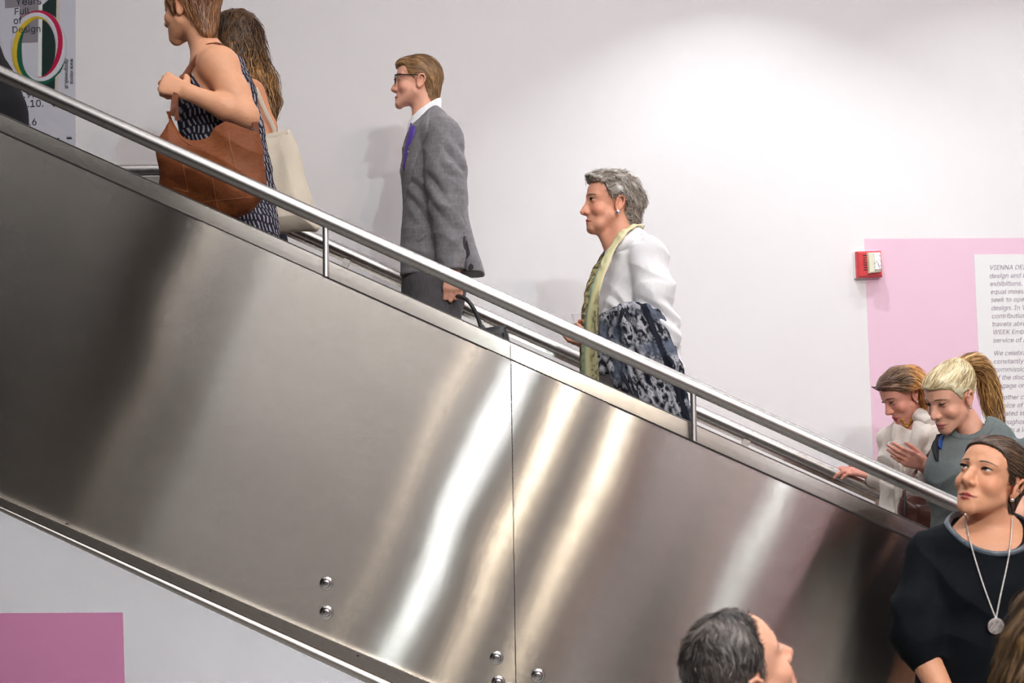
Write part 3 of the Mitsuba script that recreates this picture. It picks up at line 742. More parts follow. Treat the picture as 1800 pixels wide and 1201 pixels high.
    def brows(self, owner, field, arch=.004, seed=1):
        """eyebrow: short hairs lying on the brow"""
        rng = np.random.default_rng(seed)
        for t in (-1, 1):
            N = 150; u = rng.random(N) ** .9
            z = .0350 + arch * np.sin(u * 2.7) - .0035 * u + (rng.random(N) - .5) * self.k['browt'] * 1.7 * (1 - .75 * u)
            p = np.column_stack([t * (.013 + .036 * u), np.full(N, .105), z])
            d = np.column_stack([np.full(N, t * .0075), np.full(N, -.002), .0030 * (1 - u) ** 2 - .0012 * u])
            q = self.drop(self.W((p[:, None] + np.linspace(0, 1, 4)[None, :, None] * d[:, None]).reshape(-1, 3)), field).reshape(N, 4, 3)
            ms = [tube(y, np.array([.0005, .0008, .0006, .0001]) * self.s * 1.15, 4, caps=False) for y in q]
            part(owner, 'eyebrow', cat(ms), 'm_hair', smooth=True, kind='stuff', color=np.tile(self.k['browc'], (sum(len(a.vertices) for a in ms), 1)))
    def drop(self, q, field):
        ops = [o for o in field.ops if np.linalg.norm(o[1] - self.W((0, .08, .035))) < o[2] + .08]
        for _ in range(12): q = q - self.R[:, 1] * np.clip(field(q, ops), -.004, .02)[:, None] * .9
        return q - self.R[:, 1] * .0006 * self.s
    def lashes(self, owner, n=26, length=.0065, r=.00042):
        """upper lashes that leave the lid's edge"""
        for t in (-1, 1):
            e = np.array([t * .0315, .0705, .0175]); ms = []
            for u in np.linspace(-.92, .95, n):
                x = u * .0140; f = 1 - (x / .0150) ** 2; z = self.k['open_u'] * f + x * t * .12
                y = math.sqrt(max(.0140 ** 2 - x * x - z * z, 1e-6)); p = e + [x, y, z]
                d = nrm([x * 40 + .25 * t * u, 1, -.25]); pts = [p - d * .001, p + d * length * .5, p + d * length + [0, 0, length * .45]]
                ms.append(tube(self.W(np.array(pts)), np.array([r, r * .8, r * .2]) * self.s * 1.6, 4, caps=False))
            part(owner, 'eyelashes', cat(ms), 'm_fringe_lash', smooth=True, kind='stuff')
def hand(S, wrist, f, n, side, curl=(.3, .5, .3), spread=.06, s=1.0, thumb=(.6, .3, .2), curls=None, thumb_dir=None, k=.004, fat=1.0):
    """five fingers on a palm: f along the fingers, n out of the palm, side +1 when the thumb lies along n x f; returns the fingertips"""
    f = nrm(f); n = nrm(np.asarray(n, float) - f * (np.asarray(n, float) @ f)); l = np.cross(n, f) * side
    wrist = np.asarray(wrist, float)
    S.eseg(wrist, wrist + f * .088 * s, (.027 * s, .018 * s), (.041 * s, .0135 * s), l, 'u', .012 * s, 2.4)
    tips = []
    L = [(.046, .027, .022), (.050, .031, .023), (.046, .029, .022), (.036, .022, .019)]
    lat = [.0295, .0100, -.0100, -.0285]; back = [.086, .091, .087, .079]
    for i in range(4):
        c = curls[i] if curls is not None else curl
        d = nrm(f + l * lat[i] / .03 * spread); p = wrist + f * back[i] * s + l * lat[i] * s
        a = 0.0; r = [.0100, .0090, .0080, .0066]
        if i == 3: r = [.0088, .0078, .0070, .0058]
        for j in range(3):
            a += c[j]
            q = p + (d * math.cos(a) + n * math.sin(a)) * L[i][j] * s
            S.cone(p, q, r[j] * s * fat, r[j + 1] * s * fat, 'u', k * s if j else .008 * s)
            p = q
        tips.append(p)
    p = wrist + (f * .022 + l * .024 + n * .006) * s
    td = nrm(thumb_dir[0] * f + thumb_dir[1] * l + thumb_dir[2] * n) if thumb_dir is not None else nrm(f * .70 + l * .62 + n * .35)
    a = 0.0; ax = nrm(np.cross(td, nrm(f * .5 + n * .6 - l * .5)))
    for j, (ln, ra, rb) in enumerate(((.042, .0150, .0112), (.033, .0110, .0098), (.027, .0098, .0076))):
        a += thumb[j] if j else 0
        dd = td * math.cos(a) + np.cross(ax, td) * math.sin(a)
        q = p + dd * ln * s
        S.cone(p, q, ra * s * fat, rb * s * fat, 'u', .010 * s if j == 0 else k * s); p = q
    tips.append(p)
    return tips
def foot(S, ankle, f, s=1.0):
    f = nrm([f[0], f[1], 0]); a = np.asarray(ankle, float)
    S.cone(a, a - [0, 0, .045] + f * .02, .036 * s, .032 * s, 'u', .02)
    S.eseg(a + [0, 0, -.052] - f * .04, a + [0, 0, -.060] + f * .14, (.033 * s, .028 * s), (.044 * s, .020 * s), np.cross(f, [0, 0, 1]), 'u', .02)
    return S
# ---- hair
def strands(H, owner_field, roots, direction, length, steps, rad, lift, pal, rng, curl=0.0, curlf=60.0, sides=3, keep=None, gravity=0.0, flip=None, clump=0.0):
    """locks that follow the surface of a hair volume. direction(q, n) in the head's frame; returns (mesh, colours)"""
    n = len(roots); p = roots.copy(); st = length / steps
    hL = np.broadcast_to(lift, (n,)) if np.ndim(lift) else np.full(n, lift)
    hL = hL * (.3 + 1.4 * rng.random(n)); ln = (.55 + .75 * rng.random(n))
    ph = rng.random((n, 3)) * 6.28; tw = rng.normal(0, 1, n)
    paths = [p.copy()]; d_prev = None
    for i in range(steps):
        g = grad(owner_field, p)
        d = direction(H.L(p), g @ H.R) @ H.R.T
        d = d + np.cross(g, d) * (tw * .16)[:, None]
        if clump: d = d + np.cross(g, d) * (clump * fnoise(p, 45, 5))[:, None]
        if curl: d = d + np.cross(g, d) * (curl * np.sin(ph[:, 0] + i * st * curlf))[:, None] + g * (curl * .6 * np.cos(ph[:, 0] + i * st * curlf))[:, None]
        if gravity: d = d + np.array([0, 0, -gravity])
        d = d - g * np.einsum('ij,ij->i', d, g)[:, None] * (.8 if not curl else .3)
        d /= np.linalg.norm(d, axis=1, keepdims=True) + 1e-9
        if d_prev is not None: d = .55 * d + .45 * d_prev; d /= np.linalg.norm(d, axis=1, keepdims=True) + 1e-9
        d_prev = d
        p = p + d * (st * ln)[:, None]
        sd = owner_field(p)
        want = hL * (i + 1) / steps
        p = p + grad(owner_field, p) * np.clip(want - sd, -.006, .006)[:, None]
        paths.append(p.copy())
    X = np.stack(paths, 1)
    m = X.shape[1]
    t = np.gradient(X, axis=1); t /= np.linalg.norm(t, axis=2, keepdims=True) + 1e-9
    gs = np.stack([grad(owner_field, X[:, 0]), grad(owner_field, X[:, m // 2]), grad(owner_field, X[:, -1])], 1)
    gi = np.minimum(np.arange(m) * 3 // m, 2); gn = gs[:, gi] + rng.normal(0, .35, (n, 1, 3))
    u = np.cross(t, gn); u /= np.linalg.norm(u, axis=2, keepdims=True) + 1e-9
    prof = np.interp(np.linspace(0, 1, m), [0, .15, .7, 1], [.55, 1, .8, .08])
    rr = rad * (.55 + .9 * rng.random(n)); sides = 2
    V = X[:, :, None] + u[:, :, None] * np.array([-1, 1])[None, None, :, None] * (rr[:, None] * prof[None])[:, :, None, None]
    base = (np.arange(n) * m * 2)[:, None, None]
    i = np.arange(m - 1) * 2
    F = np.concatenate([(np.stack([i, i + 1, i + 3], -1)[None] + base).reshape(-1, 3), (np.stack([i, i + 3, i + 2], -1)[None] + base).reshape(-1, 3)])
    pal = np.asarray(pal, float)
    w = rng.random(n) * .5 + .5 * (meshkit.noise(roots * 40, 11))
    w = np.clip((w - .2) / .6, 0, 1) * (len(pal) - 1); i0 = np.minimum(w.astype(int), len(pal) - 2); fr = (w - i0)[:, None]
    col = pal[i0] * (1 - fr) + pal[i0 + 1] * fr
    col = col * (.75 + .5 * rng.random(n))[:, None]
    C = np.repeat(col, m * sides, axis=0)
    return trimesh.Trimesh(V.reshape(-1, 3), F, process=False), C
def hair_part(H, owner, S, h, direction, pal, seed, count, length, rad=.0016, lift=.004, curl=0.0, curlf=60.0, groove=.0015, gf=(90, 14), gravity=0.0, steps=8, mask=None, base_dark=.75, name='hair', clump=0.0, label=None, zpal=None):
    rng = np.random.default_rng(seed)
    m = S.mesh(h); m = relax(m, 2)
    v0 = np.array(m.vertices)
    g = grad(S, v0); q = H.L(v0); d = direction(q, g @ H.R); sd = np.cross(d, g @ H.R); sd /= np.linalg.norm(sd, axis=1, keepdims=True) + 1e-9
    su, sl = np.einsum('ij,ij->i', q, sd), np.einsum('ij,ij->i', q, d)
    gr = meshkit.noise(np.column_stack([q @ np.array([1, .3, .5]) * gf[1], q[:, 1] * gf[1], q[:, 2] * gf[1]]) + sd * (np.abs(su) * gf[0])[:, None] * .35, seed)
    gr2 = meshkit.noise(q * 55, seed + 3)
    m.vertices = v0 + g * ((gr - .5) * 2 * groove + (gr2 - .5) * groove)[:, None]
    pal = np.asarray(pal, float)
    bc = pal[np.minimum((gr * len(pal)).astype(int), len(pal) - 1)] * base_dark * (.7 + .6 * gr2)[:, None]
    ok = np.ones(len(v0), bool) if mask is None else mask(q)
    w = np.linalg.norm(v0 - H.o, axis=1) < 9
    idx = rng.choice(np.flatnonzero(ok & w), count, replace=True)
    sm, sc = strands(H, S, v0[idx] - g[idx] * .001, direction, length, steps, rad, lift, pal, rng, curl, curlf, gravity=gravity, clump=clump)
    bv, bf, bn, bc = slim_mesh(m, .00025, bc); m = trimesh.Trimesh(bv, bf, process=False)
    M = cat([m, sm]); C = np.vstack([bc, sc])
    if zpal is not None: # the lengths have another colour than the roots
        wf, p2 = zpal; p2 = np.asarray(p2, float); vv = np.array(M.vertices)
        w = np.clip(wf(vv + .015 * np.column_stack([fnoise(vv, 25, 4)] * 3)), 0, 1)[:, None]
        lum = C.mean(1) / (pal.mean() + 1e-9); k2 = np.clip(lum - .4, 0, 1) * (len(p2) - 1); i0 = np.minimum(k2.astype(int), len(p2) - 2); f2 = (k2 - i0)[:, None]
        C = C * (1 - w) + (p2[i0] * (1 - f2) + p2[i0 + 1] * f2) * w
    return part(owner, name, M, 'm_hair', smooth=True, color=C, label=label)
def body_mesh(S, H, cut, h_hi=.0026, h_lo=.007, up=(0, 0, 1)):
    """the skin in two resolutions, fine above the height cut"""
    l, u = S.bounds()
    a = S.mesh(h_hi, lo=[l[0], l[1], cut - .012])
    b = S.mesh(h_lo, hi=[u[0], u[1], cut + .012])
    return relax(a, 1), b
def skin_body(owner, S, H, cut, h_hi=.0024, h_lo=.008, extra=None, hands=()):
    l, u = S.bounds()
    ms = [relax(S.mesh(h_hi, lo=[l[0], l[1], cut - .01]), 1), S.mesh(h_lo, hi=[u[0], u[1], cut + .01])]
    o = [slim_mesh(m, t, H.color(np.array(m.vertices), extra)) for m, t in zip(ms, (.00009, .0004))]
    n0 = len(o[0][0]); V = np.vstack([o[0][0], o[1][0]]); F = np.vstack([o[0][1], o[1][1] + n0]); N = np.vstack([o[0][2], o[1][2]]); C = np.vstack([o[0][3], o[1][3]])
    key = numbered(f'{owner}__body')
    scene[key] = {'type': 'ply', 'filename': meshkit.write_ply((V, F), True, None, C, N), 'face_normals': False, 'bsdf': {'type': 'ref', 'id': 'm_skin'}}
    return key
def garment(owner, name, S, h, bsdf, folds=None, color=None, label=None, smooth=True, it=3, lo=None, hi=None, uv=None):
    m = relax(S.mesh(h, lo=lo, hi=hi), it)
    if folds is not None: m = displace(m, folds)
    v = np.array(m.vertices)
    return part(owner, name, m, bsdf, smooth=smooth, color=None if color is None else color(v), label=label, slim=.0003)
def folds(p, n, dirs, amp, freq, seed=0, warp=.03):
    """soft ridged creases running across dirs"""
    out = np.zeros(len(p))
    w = np.column_stack([fnoise(p, 7, seed + i) for i in range(3)]) * warp
    for i, (d, a) in enumerate(dirs):
        t = (p + w) @ nrm(d) * freq
        r = 1 - np.abs(((t + fnoise(p, 5, seed + 5 + i) * .7) % 1) * 2 - 1)
        out += a * (r * r - .3) * sstep(.35, .75, meshkit.noise(p * 4.5, seed + 20 + i))
    return out * amp
def poly_sd(poly):
    """signed distance (negative inside) to a closed polygon in the plane"""
    a = np.asarray(poly, float); b = np.roll(a, -1, 0); e = b - a; L = (e * e).sum(1) + 1e-12
    def fn(p):
        d = np.full(len(p), 1e9); ins = np.zeros(len(p), bool)
        for i in range(len(a)):
            q = p - a[i]; t = np.clip(q @ e[i] / L[i], 0, 1); r = q - t[:, None] * e[i]
            d = np.minimum(d, np.einsum('ij,ij->i', r, r))
            c = (a[i, 1] > p[:, 1]) != (b[i, 1] > p[:, 1])
            ins ^= c & (p[:, 0] < (b[i, 0] - a[i, 0]) * (p[:, 1] - a[i, 1]) / (b[i, 1] - a[i, 1] + 1e-15) + a[i, 0])
        d = np.sqrt(d)
        return np.where(ins, -d, d)
    return fn
def px2yz(H, pts):
    """pixels -> (y, z) in the head's own sagittal plane"""
    out = []
    for x, y in pts:
        p = P(x, y, H.o[1]); d = p - CAM; t = ((H.o - CAM) @ H.R[:, 0]) / (d @ H.R[:, 0]) if abs(d @ H.R[:, 0]) > .2 else 1.0
        out.append(H.L(CAM + d * t)[1:])
    return np.array(out)
def profile_cut(H, S, yz, k=.006, bulge=0.0):
    """keeps what lies inside the side outline yz of the head's frame"""
    sd = poly_sd(yz)
    S.field(lambda p: sd(H.L(p)[:, 1:]) * H.s + bulge, 'i', k)
    return S
def view_drop(field, q, steps=60, t=0.0, far=None):
    """moves points along the line of sight until they lie t outside the surface; returns (points, hit)"""
    d = q - CAM; d /= np.linalg.norm(d, axis=1, keepdims=True)
    q = q.copy()
    for _ in range(steps): q += d * np.clip(field(q) - t, -.004, .03)[:, None] * .85
    return q, np.abs(field(q) - t) < .002
def patch(field, left, right, nu, nv, D, thick=.004, sink=.003, crown=0.0, wav=None):
    """a piece of cloth lying on a surface: left and right are pixel polylines of its two edges, D a depth in front of the surface"""
    def res(pl, n):
        pl = np.asarray(pl, float); s = np.r_[0, np.cumsum(np.linalg.norm(np.diff(pl, axis=0), axis=1))]
        u = np.linspace(0, s[-1], n); return np.column_stack([np.interp(u, s, pl[:, 0]), np.interp(u, s, pl[:, 1])])
    Lp, Rp = res(left, nu), res(right, nu)
    w = np.linspace(0, 1, nv)
    px = Lp[:, None] * (1 - w)[None, :, None] + Rp[:, None] * w[None, :, None]
    pts = np.array([P(x, y, D) for x, y in px.reshape(-1, 2)])
    q, hit = view_drop(field, pts, t=0.0)
    if not hit.all(): # off the edge of the surface: stay at the depth of the nearest point that met it
        from scipy.spatial import cKDTree
        i_ = np.flatnonzero(hit)[cKDTree(pts[hit]).query(pts[~hit])[1]]
        d_ = pts[~hit] - CAM; q[~hit] = CAM + d_ * (q[i_][:, 1] / d_[:, 1])[:, None]
    g = grad(field, q); g[~hit] = np.array([0, -1.0, 0])
    W = np.tile(w, nu); U = np.repeat(np.linspace(0, 1, nu), nv)
    th = thick * (.35 + .65 * np.clip(np.minimum(W, 1 - W) * 6, 0, 1)) * (.5 + .5 * np.clip(np.minimum(U, 1 - U) * nu / 2, 0, 1)) + crown * np.sin(W * np.pi)
    if wav is not None: th = th + wav(U, W)
    top, bot = q + g * th[:, None], q - g * sink
    n = nu * nv
    i, j = np.meshgrid(np.arange(nu - 1), np.arange(nv - 1), indexing='ij'); a = (i * nv + j).ravel()
    quad = np.column_stack([a, a + nv, a + nv + 1, a + 1])
    ring = np.concatenate([np.arange(0, n, nv), np.arange(n - nv + 1, n), np.arange(n - 1 - nv, -1, -nv), np.arange(nv - 2, 0, -1)])
    r2 = np.roll(ring, -1)
    qs = np.vstack([quad[:, ::-1], quad + n, np.column_stack([ring, r2, r2 + n, ring + n])])
    f = np.vstack([qs[:, [0, 1, 2]], qs[:, [0, 2, 3]]])
    return trimesh.Trimesh(np.vstack([top, bot]), f, process=False)
def ribbon(path, wdir, w, t, n=12, e=3.0):
    """a flat band along a path; wdir: direction of its width (one, or one per point)"""
    path = np.asarray(path, float); m = len(path)
    d = np.gradient(path, axis=0); d /= np.linalg.norm(d, axis=1, keepdims=True)
    wd = np.broadcast_to(np.asarray(wdir, float), path.shape); wd = wd - d * np.einsum('ij,ij->i', wd, d)[:, None]; wd = wd / np.linalg.norm(wd, axis=1, keepdims=True)
    nd = np.cross(d, wd)
    w = np.broadcast_to(np.asarray(w, float), (m,)); t = np.broadcast_to(np.asarray(t, float), (m,))
    a = np.linspace(0, 2 * np.pi, n, endpoint=False); ca, sa = np.cos(a), np.sin(a)
    ca = np.sign(ca) * np.abs(ca) ** (2 / e); sa = np.sign(sa) * np.abs(sa) ** (2 / e)
    V = path[:, None] + wd[:, None] * (ca[None, :, None] * w[:, None, None] / 2) + nd[:, None] * (sa[None, :, None] * t[:, None, None] / 2)
    i, j = np.meshgrid(np.arange(m - 1), np.arange(n), indexing='ij'); i, j = i.ravel(), j.ravel(); j2 = (j + 1) % n
    A, B, C, D = i * n + j, i * n + j2, (i + 1) * n + j2, (i + 1) * n + j
    k = np.arange(1, n - 1)
    F = np.vstack([np.column_stack([A, B, C]), np.column_stack([A, C, D]), np.column_stack([np.zeros_like(k), k + 1, k]), (m - 1) * n + np.column_stack([np.zeros_like(k), k, k + 1])])
    return trimesh.Trimesh(V.reshape(-1, 3), F, process=False)
def legs(S, hip, D, X0, fwd, r=(.085, .055, .040), gap=.09, feet=True, stride=.0, shoe=None, floor=None):
    """two legs from the hips to the step or floor below; returns ankles"""
    out = []
    for t in (-1, 1):
        x = X0 + stride * t * fwd[0]; y = D + t * gap
        zf = step_z(x) if floor is None else floor
        h = np.array([hip[0], y, hip[2]]); a = np.array([x, y, zf + .085])
        mid = (h + a) / 2 + np.array(fwd) * min(.14, max(.0, .80 - (h[2] - a[2])) * .45)
        S.chain([h, mid, a], r, k=.03)
        foot(S, a, fwd)
        out.append(a)
    return out

def neck_cut(J, c, r, k=.006):
    """cuts a round neckline (an ellipsoid) and returns the band that trims it"""
    raw = Sculpt(); raw.ops = list(J.ops); c = np.asarray(c, float); r = np.asarray(r, float); m = r.min()
    d = lambda p: (nlen((p - c) / r) - 1) * m
    J.field(lambda p: d(p), 's', k)
    B = Sculpt(); l, u = raw.bounds()
    B.add(lambda p: np.maximum(np.maximum(raw(p) - .0035, -raw(p) - .012), np.abs(d(p) - .0055) - .0068), c, r.max() + .04, 'u', .004)
    return B
# ================================================================ the man in the grey suit
def man_in_suit():
    D = 4.6; q = lambda x, y, d=0.0: P(x, y, D + d); side = (0, 1, 0); sc = F_PX / D
    t = thing('person', 'young man in a grey suit and purple tie with dark-rimmed glasses, riding up in profile', 'person')
    H = Head(q(734.3, 149), yaw_frame(2, 2), .935, skin=lin(222, 164, 140), lip=lin(178, 100, 96), blush=.75, browc=lin(105, 74, 50), iris=lin(70, 90, 110), nose=.80, chin=.008, open_u=.0042, open_l=.0036, lips=.9, jaw=1.06, gaze=(0, .05))
    S = Sculpt(); H.sculpt(S); H.neck(S, q(747, 226), .049, .051)
    # trunk, arms, legs inside the clothes
    S.loft([(q(748, 222), .07, .05), (q(763, 250), .14, .085), (q(764, 320), .14, .10), (q(766, 400), .13, .09), (q(768, 470), .145, .11)], side, .03)
    S.chain([q(778, 235, -.17), q(787, 350, -.20), q(795, 462, -.20)], [.055, .042, .029], k=.02)
    S.chain([q(772, 238, .17), q(775, 350, .21), q(768, 450, .21)], [.055, .042, .030], k=.02)
    hand(S, q(795, 466, -.20), q(797, 520, -.205) - q(795, 466, -.2), (-.10, 1.0, 0), 1, curls=[(.40, 1.45, .9), (.38, 1.5, .9), (.36, 1.5, .9), (.36, 1.45, .9)], s=1.0, thumb_dir=(.85, .30, .45), thumb=(0, .5, .5))
    hand(S, q(767, 452, .21), (-.1, 0, -1), (.1, -1, 0), 1, curl=(.4, .5, .3))
    X0 = q(775, 500)[0]
    an = legs(S, q(768, 500), D, X0, (-1, 0, 0), stride=.06)
    skin_body(t, S, H, q(0, 260)[2], h_hi=.0026, h_lo=.0075)
    # finer hand
    H.eyes(t); H.brows(t, S, arch=.003)
    # hair
    h = Sculpt()
    h.ell(H.W((0, -.012, .050)), np.array([.080, .095, .082]) * H.s, H.R, k=.01)
    h.ell(H.W((0, .045, .078)), np.array([.060, .058, .038]) * H.s, H.R, k=.015)
    h.cone(H.W((0, -.050, .02)), H.W((0, -.052, -.075)), .058 * H.s, .040 * H.s, k=.02)
    yz = [(.110, .098), (.096, .072), (.061, .076), (.050, .056), (.041, .030), (.012, .010), (.006, .030), (-.012, .034), (-.030, .012), (-.038, -.028), (-.050, -.062), (-.078, -.092), (-.2, -.088), (-.2, .25), (.16, .25)]
    profile_cut(H, h, yz)
    pal = [lin(92, 64, 40), lin(118, 86, 55), lin(146, 110, 72), lin(168, 130, 90)]
    def dr_(qq, n):
        b = np.clip(-qq[:, 1] / .08, -.2, 1)
        return np.column_stack([.12 * np.sign(qq[:, 0]) * (qq[:, 1] > 0), -1 + .55 * b, -.25 - 1.0 * np.clip(b, 0, 1) - .3 * (qq[:, 2] < .03)])
    hair_part(H, t, h, .0032, dr_, pal, 3, 1500, .055, rad=.0010, lift=.0025, groove=.0011, gf=(150, 16), gravity=.1, base_dark=1.05)
    # shirt collar, tie
    mat('m_shirt_white', (.84, .85, .87), .8, .2, sheen=.3)
    mat('m_tie', (.085, .04, .30), .5, .4, sheen=.5)
    c = Sculpt().cone(q(751, 168), q(745.5, 232), .0585, .070)
    c.plane(q(722.5, 211), nrm(np.cross(q(766, 179) - q(722.5, 211), (0, 1, 0))) * -1)
    if c(np.array([q(744, 215)]))[0] > 0: c.ops[-1] = Sculpt().plane(q(722.5, 211), nrm(np.cross(q(766, 179) - q(722.5, 211), (0, 1, 0)))).ops[0]
    garment(t, 'shirt_collar', c, .004, 'm_shirt_white')
    # jacket
    mat('m_suit', mikit.proc(lambda p, n, uv: mikit.mix((.125, .12, .128), (.225, .215, .225), mikit.noise(p.x * 330, p.y * 330, p.z * 50) * .6 + .4 * mikit.noise(p.x * 60, p.y * 60, p.z * 420))
             + mi.Color3f(.016, .010, .014) * mikit.smoothstep(.90, .97, dr.abs(dr.sin(p.z * 95))) + mi.Color3f(.014, .008, .012) * mikit.smoothstep(.92, .98, dr.abs(dr.sin((p.x - p.y) * 75)))), .8, .2, sheen=.4)
    J = Sculpt()
    J.loft([(q(752, 205), .075, .048), (q(757, 228), .135, .088), (q(762, 262), .185, .116), (q(763, 305), .185, .127), (q(765, 350), .168, .124), (q(766, 400), .172, .128), (q(767, 440), .182, .138), (q(769, 505), .19, .152)], side, .03, e=2.3)
    J.eseg(q(808, 380), q(839, 510), (.13, .030), (.15, .046), side, 'u', .014, 3.0)
    J.eseg(q(760, 226, -.05), q(776, 230, -.155), (.06, .05), (.075, .058), (1, 0, 0), 'u', .03)
    J.eseg(q(760, 226, .05), q(774, 230, .155), (.06, .05), (.075, .058), (1, 0, 0), 'u', .03)
    J.chain([q(779, 240, -.175), q(782, 300, -.205), q(786, 360, -.215), q(794, 470, -.215)], [.078, .079, .068, .053], k=.012)
    J.chain([q(774, 240, .175), q(776, 350, .215), q(768, 460, .215)], [.076, .068, .054], k=.012)
    tc = np.cross(q(768, 189) - q(718, 243), (0, 1, 0)); tc = tc if tc[2] > 0 else -tc
    J.plane(q(718, 243), tc, .006, c=q(748, 200), rad=.16)
    A, B = q(704, 487), q(858, 482)
    low = Sculpt().plane(A, np.cross(B - A, (0, 1, 0)) * 1.0)
    n = np.cross(B - A, (0, 1, 0)); n = n if n[2] < 0 else -n
    armc = q(794, 470, -.215)
    def hem(p): # keeps the sleeve: only the coat is cut at the hem
        return (p - A) @ nrm(n)
    J.field(hem, 'i', .004)
    an_ = nrm(q(795, 500, -.2) - q(793, 440, -.2))
    J.sub(lambda p: np.maximum(-((p - q(794.5, 474, -.215)) @ an_), nlen(p - armc) - .085), 0, .003, armc, .09)
    # front opening: a V down to the button
    def F(p, n):
        f = folds(p, n, [((.6, 0, .8), 1.0), ((-.75, .2, .66), .8)], .007, 9, 3)
        arm = sstep(-.10, -.16, p[:, 1] - D)
        el = np.exp(-((p[:, 2] - q(787, 350)[2]) / .16) ** 2)
        w_ = p + np.column_stack([fnoise(p, 8, 31), fnoise(p, 8, 32), fnoise(p, 8, 33)]) * .012
        r_ = np.abs(np.sin((w_[:, 2] * .75 + w_[:, 0] * .9) * 46)) ; el = np.exp(-((p[:, 2] - q(787, 320)[2]) / .20) ** 2)
        f += arm * el * .014 * (r_ ** 1.5 - .5) * sstep(-.25, .25, fnoise(p, 6, 2))
        return f
    garment(t, 'suit_jacket', J, .0045, 'm_suit', folds=F)
    JC = Sculpt().sub(J, 0, op='u').sub(c, 0, op='u', k=.003)
    mat('m_vent', (.045, .04, .046), .9, .1)
    V = patch(JC, [(722, 216), (716, 240), (712, 268), (709, 300)], [(732, 222), (728, 238), (720, 260), (711, 300)], 22, 7, D - .35, .006, .003)
    part(t, 'necktie', V, 'm_tie', smooth=40)
    V = patch(JC, [(752, 197), (738, 219), (724, 250), (713, 285), (709, 330), (711, 352)], [(757, 190), (752, 228), (741, 262), (727, 300), (714, 340), (712.5, 353)], 34, 8, D - .35, .0075, .004)
    part(t, 'lapel', V, 'm_suit', smooth=40)
    V = patch(J, [(714.5, 267), (714.8, 271)], [(725.5, 260.5), (726, 264.5)], 4, 6, D - .35, .004, .002)
    part(t, 'pocket_square', V, 'm_shirt_white', smooth=40)
    V = patch(J, [(732, 420), (733, 426)], [(757, 404), (758, 410)], 4, 8, D - .35, .005, .002)
    part(t, 'pocket_flap', V, 'm_suit', smooth=40)
    V = patch(J, [(814, 400), (815.5, 440), (817, 476)], [(816, 400), (825, 440), (834, 477)], 14, 6, D - .4, .0015, .003)
    part(t, 'vent', V, 'm_vent', smooth=40)
    mat('m_button', (.20, .14, .11), .35, .5)
    for i in range(4):
        p0, _ = view_drop(J, np.array([P(810 + .8 * (i % 2) - i * .7, 449 + i * 5.2, D - .4)]))
        part(t, 'button', lathe([(0, -.004), (.0036, -.0035), (.0042, -.001), (.004, .002)], p0[0], (0, 1, 0), 14), 'm_button', smooth=40)
    # trousers and shoes
    mat('m_trousers', mikit.proc(lambda p, n, uv: mikit.mix((.06, .056, .062), (.105, .098, .105), mikit.noise(p.x * 300, p.y * 300, p.z * 40))), .85, .2, sheen=.3)
    Tr = Sculpt()
    Tr.loft([(q(770, 455), .15, .125), (q(764, 495), .165, .125), (q(760, 530), .17, .128)], side, .03)
    hp = q(762, 505)
    for s_, a in zip((-1, 1), an):
        m_ = (np.array([hp[0], D + s_ * .09, hp[2]]) + a) / 2 + np.array([-.05, 0, 0])
        Tr.chain([[hp[0] - .015 * s_, D + s_ * .085, hp[2]], m_, a + [.02, 0, -.01]], [.115, .085, .07], k=.03)
    garment(t, 'trousers', Tr, .008, 'm_trousers', folds=lambda p, n: folds(p, n, [((0, 0, 1), .6), ((.7, 0, .7), .6)], .004, 8, 9))
    mat('m_shoe', (.02, .016, .014), .3, .5)
    for a in an:
        sh = foot(Sculpt(), a, (-1, 0, 0), 1.0)
        for i in range(len(sh.ops)): pass
        sh2 = Sculpt().sub(sh, .006, op='u', c=a, rad=.3)
        sh2.plane(a + [0, 0, .03], (0, 0, 1)); sh2.plane(a - [0, 0, .0845], (0, 0, -1))
        garment(t, 'shoe', sh2, .008, 'm_shoe')
    # spectacles
    mat('m_frame_dark', (.018, .015, .016), .25, .6)
    ms = []
    for s_ in (-1, 1):
        lens = [H.W((s_ * .033 + .0245 * math.cos(a) * (abs(math.cos(a)) ** -.25 if abs(math.cos(a)) > .01 else 1), .098 - .10 * abs(s_ * .033 + .02 * math.cos(a)) ** 1.2, .0135 + .0185 * math.sin(a))) for a in np.linspace(0, 2 * np.pi, 28, endpoint=False)]
        ms.append(tube(lens, .0021, 8, closed=True))
        ms.append(tube([H.W((s_ * .058, .091, .024)), H.W((s_ * .066, .080, .024)), H.W((s_ * .0715, .03, .024)), H.W((s_ * .0735, -.004, .024)), H.W((s_ * .072, -.018, .012))], np.array([.0028, .0028, .0022, .002, .0018]), 8))
    ms.append(tube([H.W((-.010, .100, .018)), H.W((0, .103, .0205)), H.W((.010, .100, .018))], .0021, 8))
    part(t, 'spectacles', cat(ms), 'm_frame_dark', smooth=40, label='dark-rimmed glasses')
    return J
J_MAN = man_in_suit()
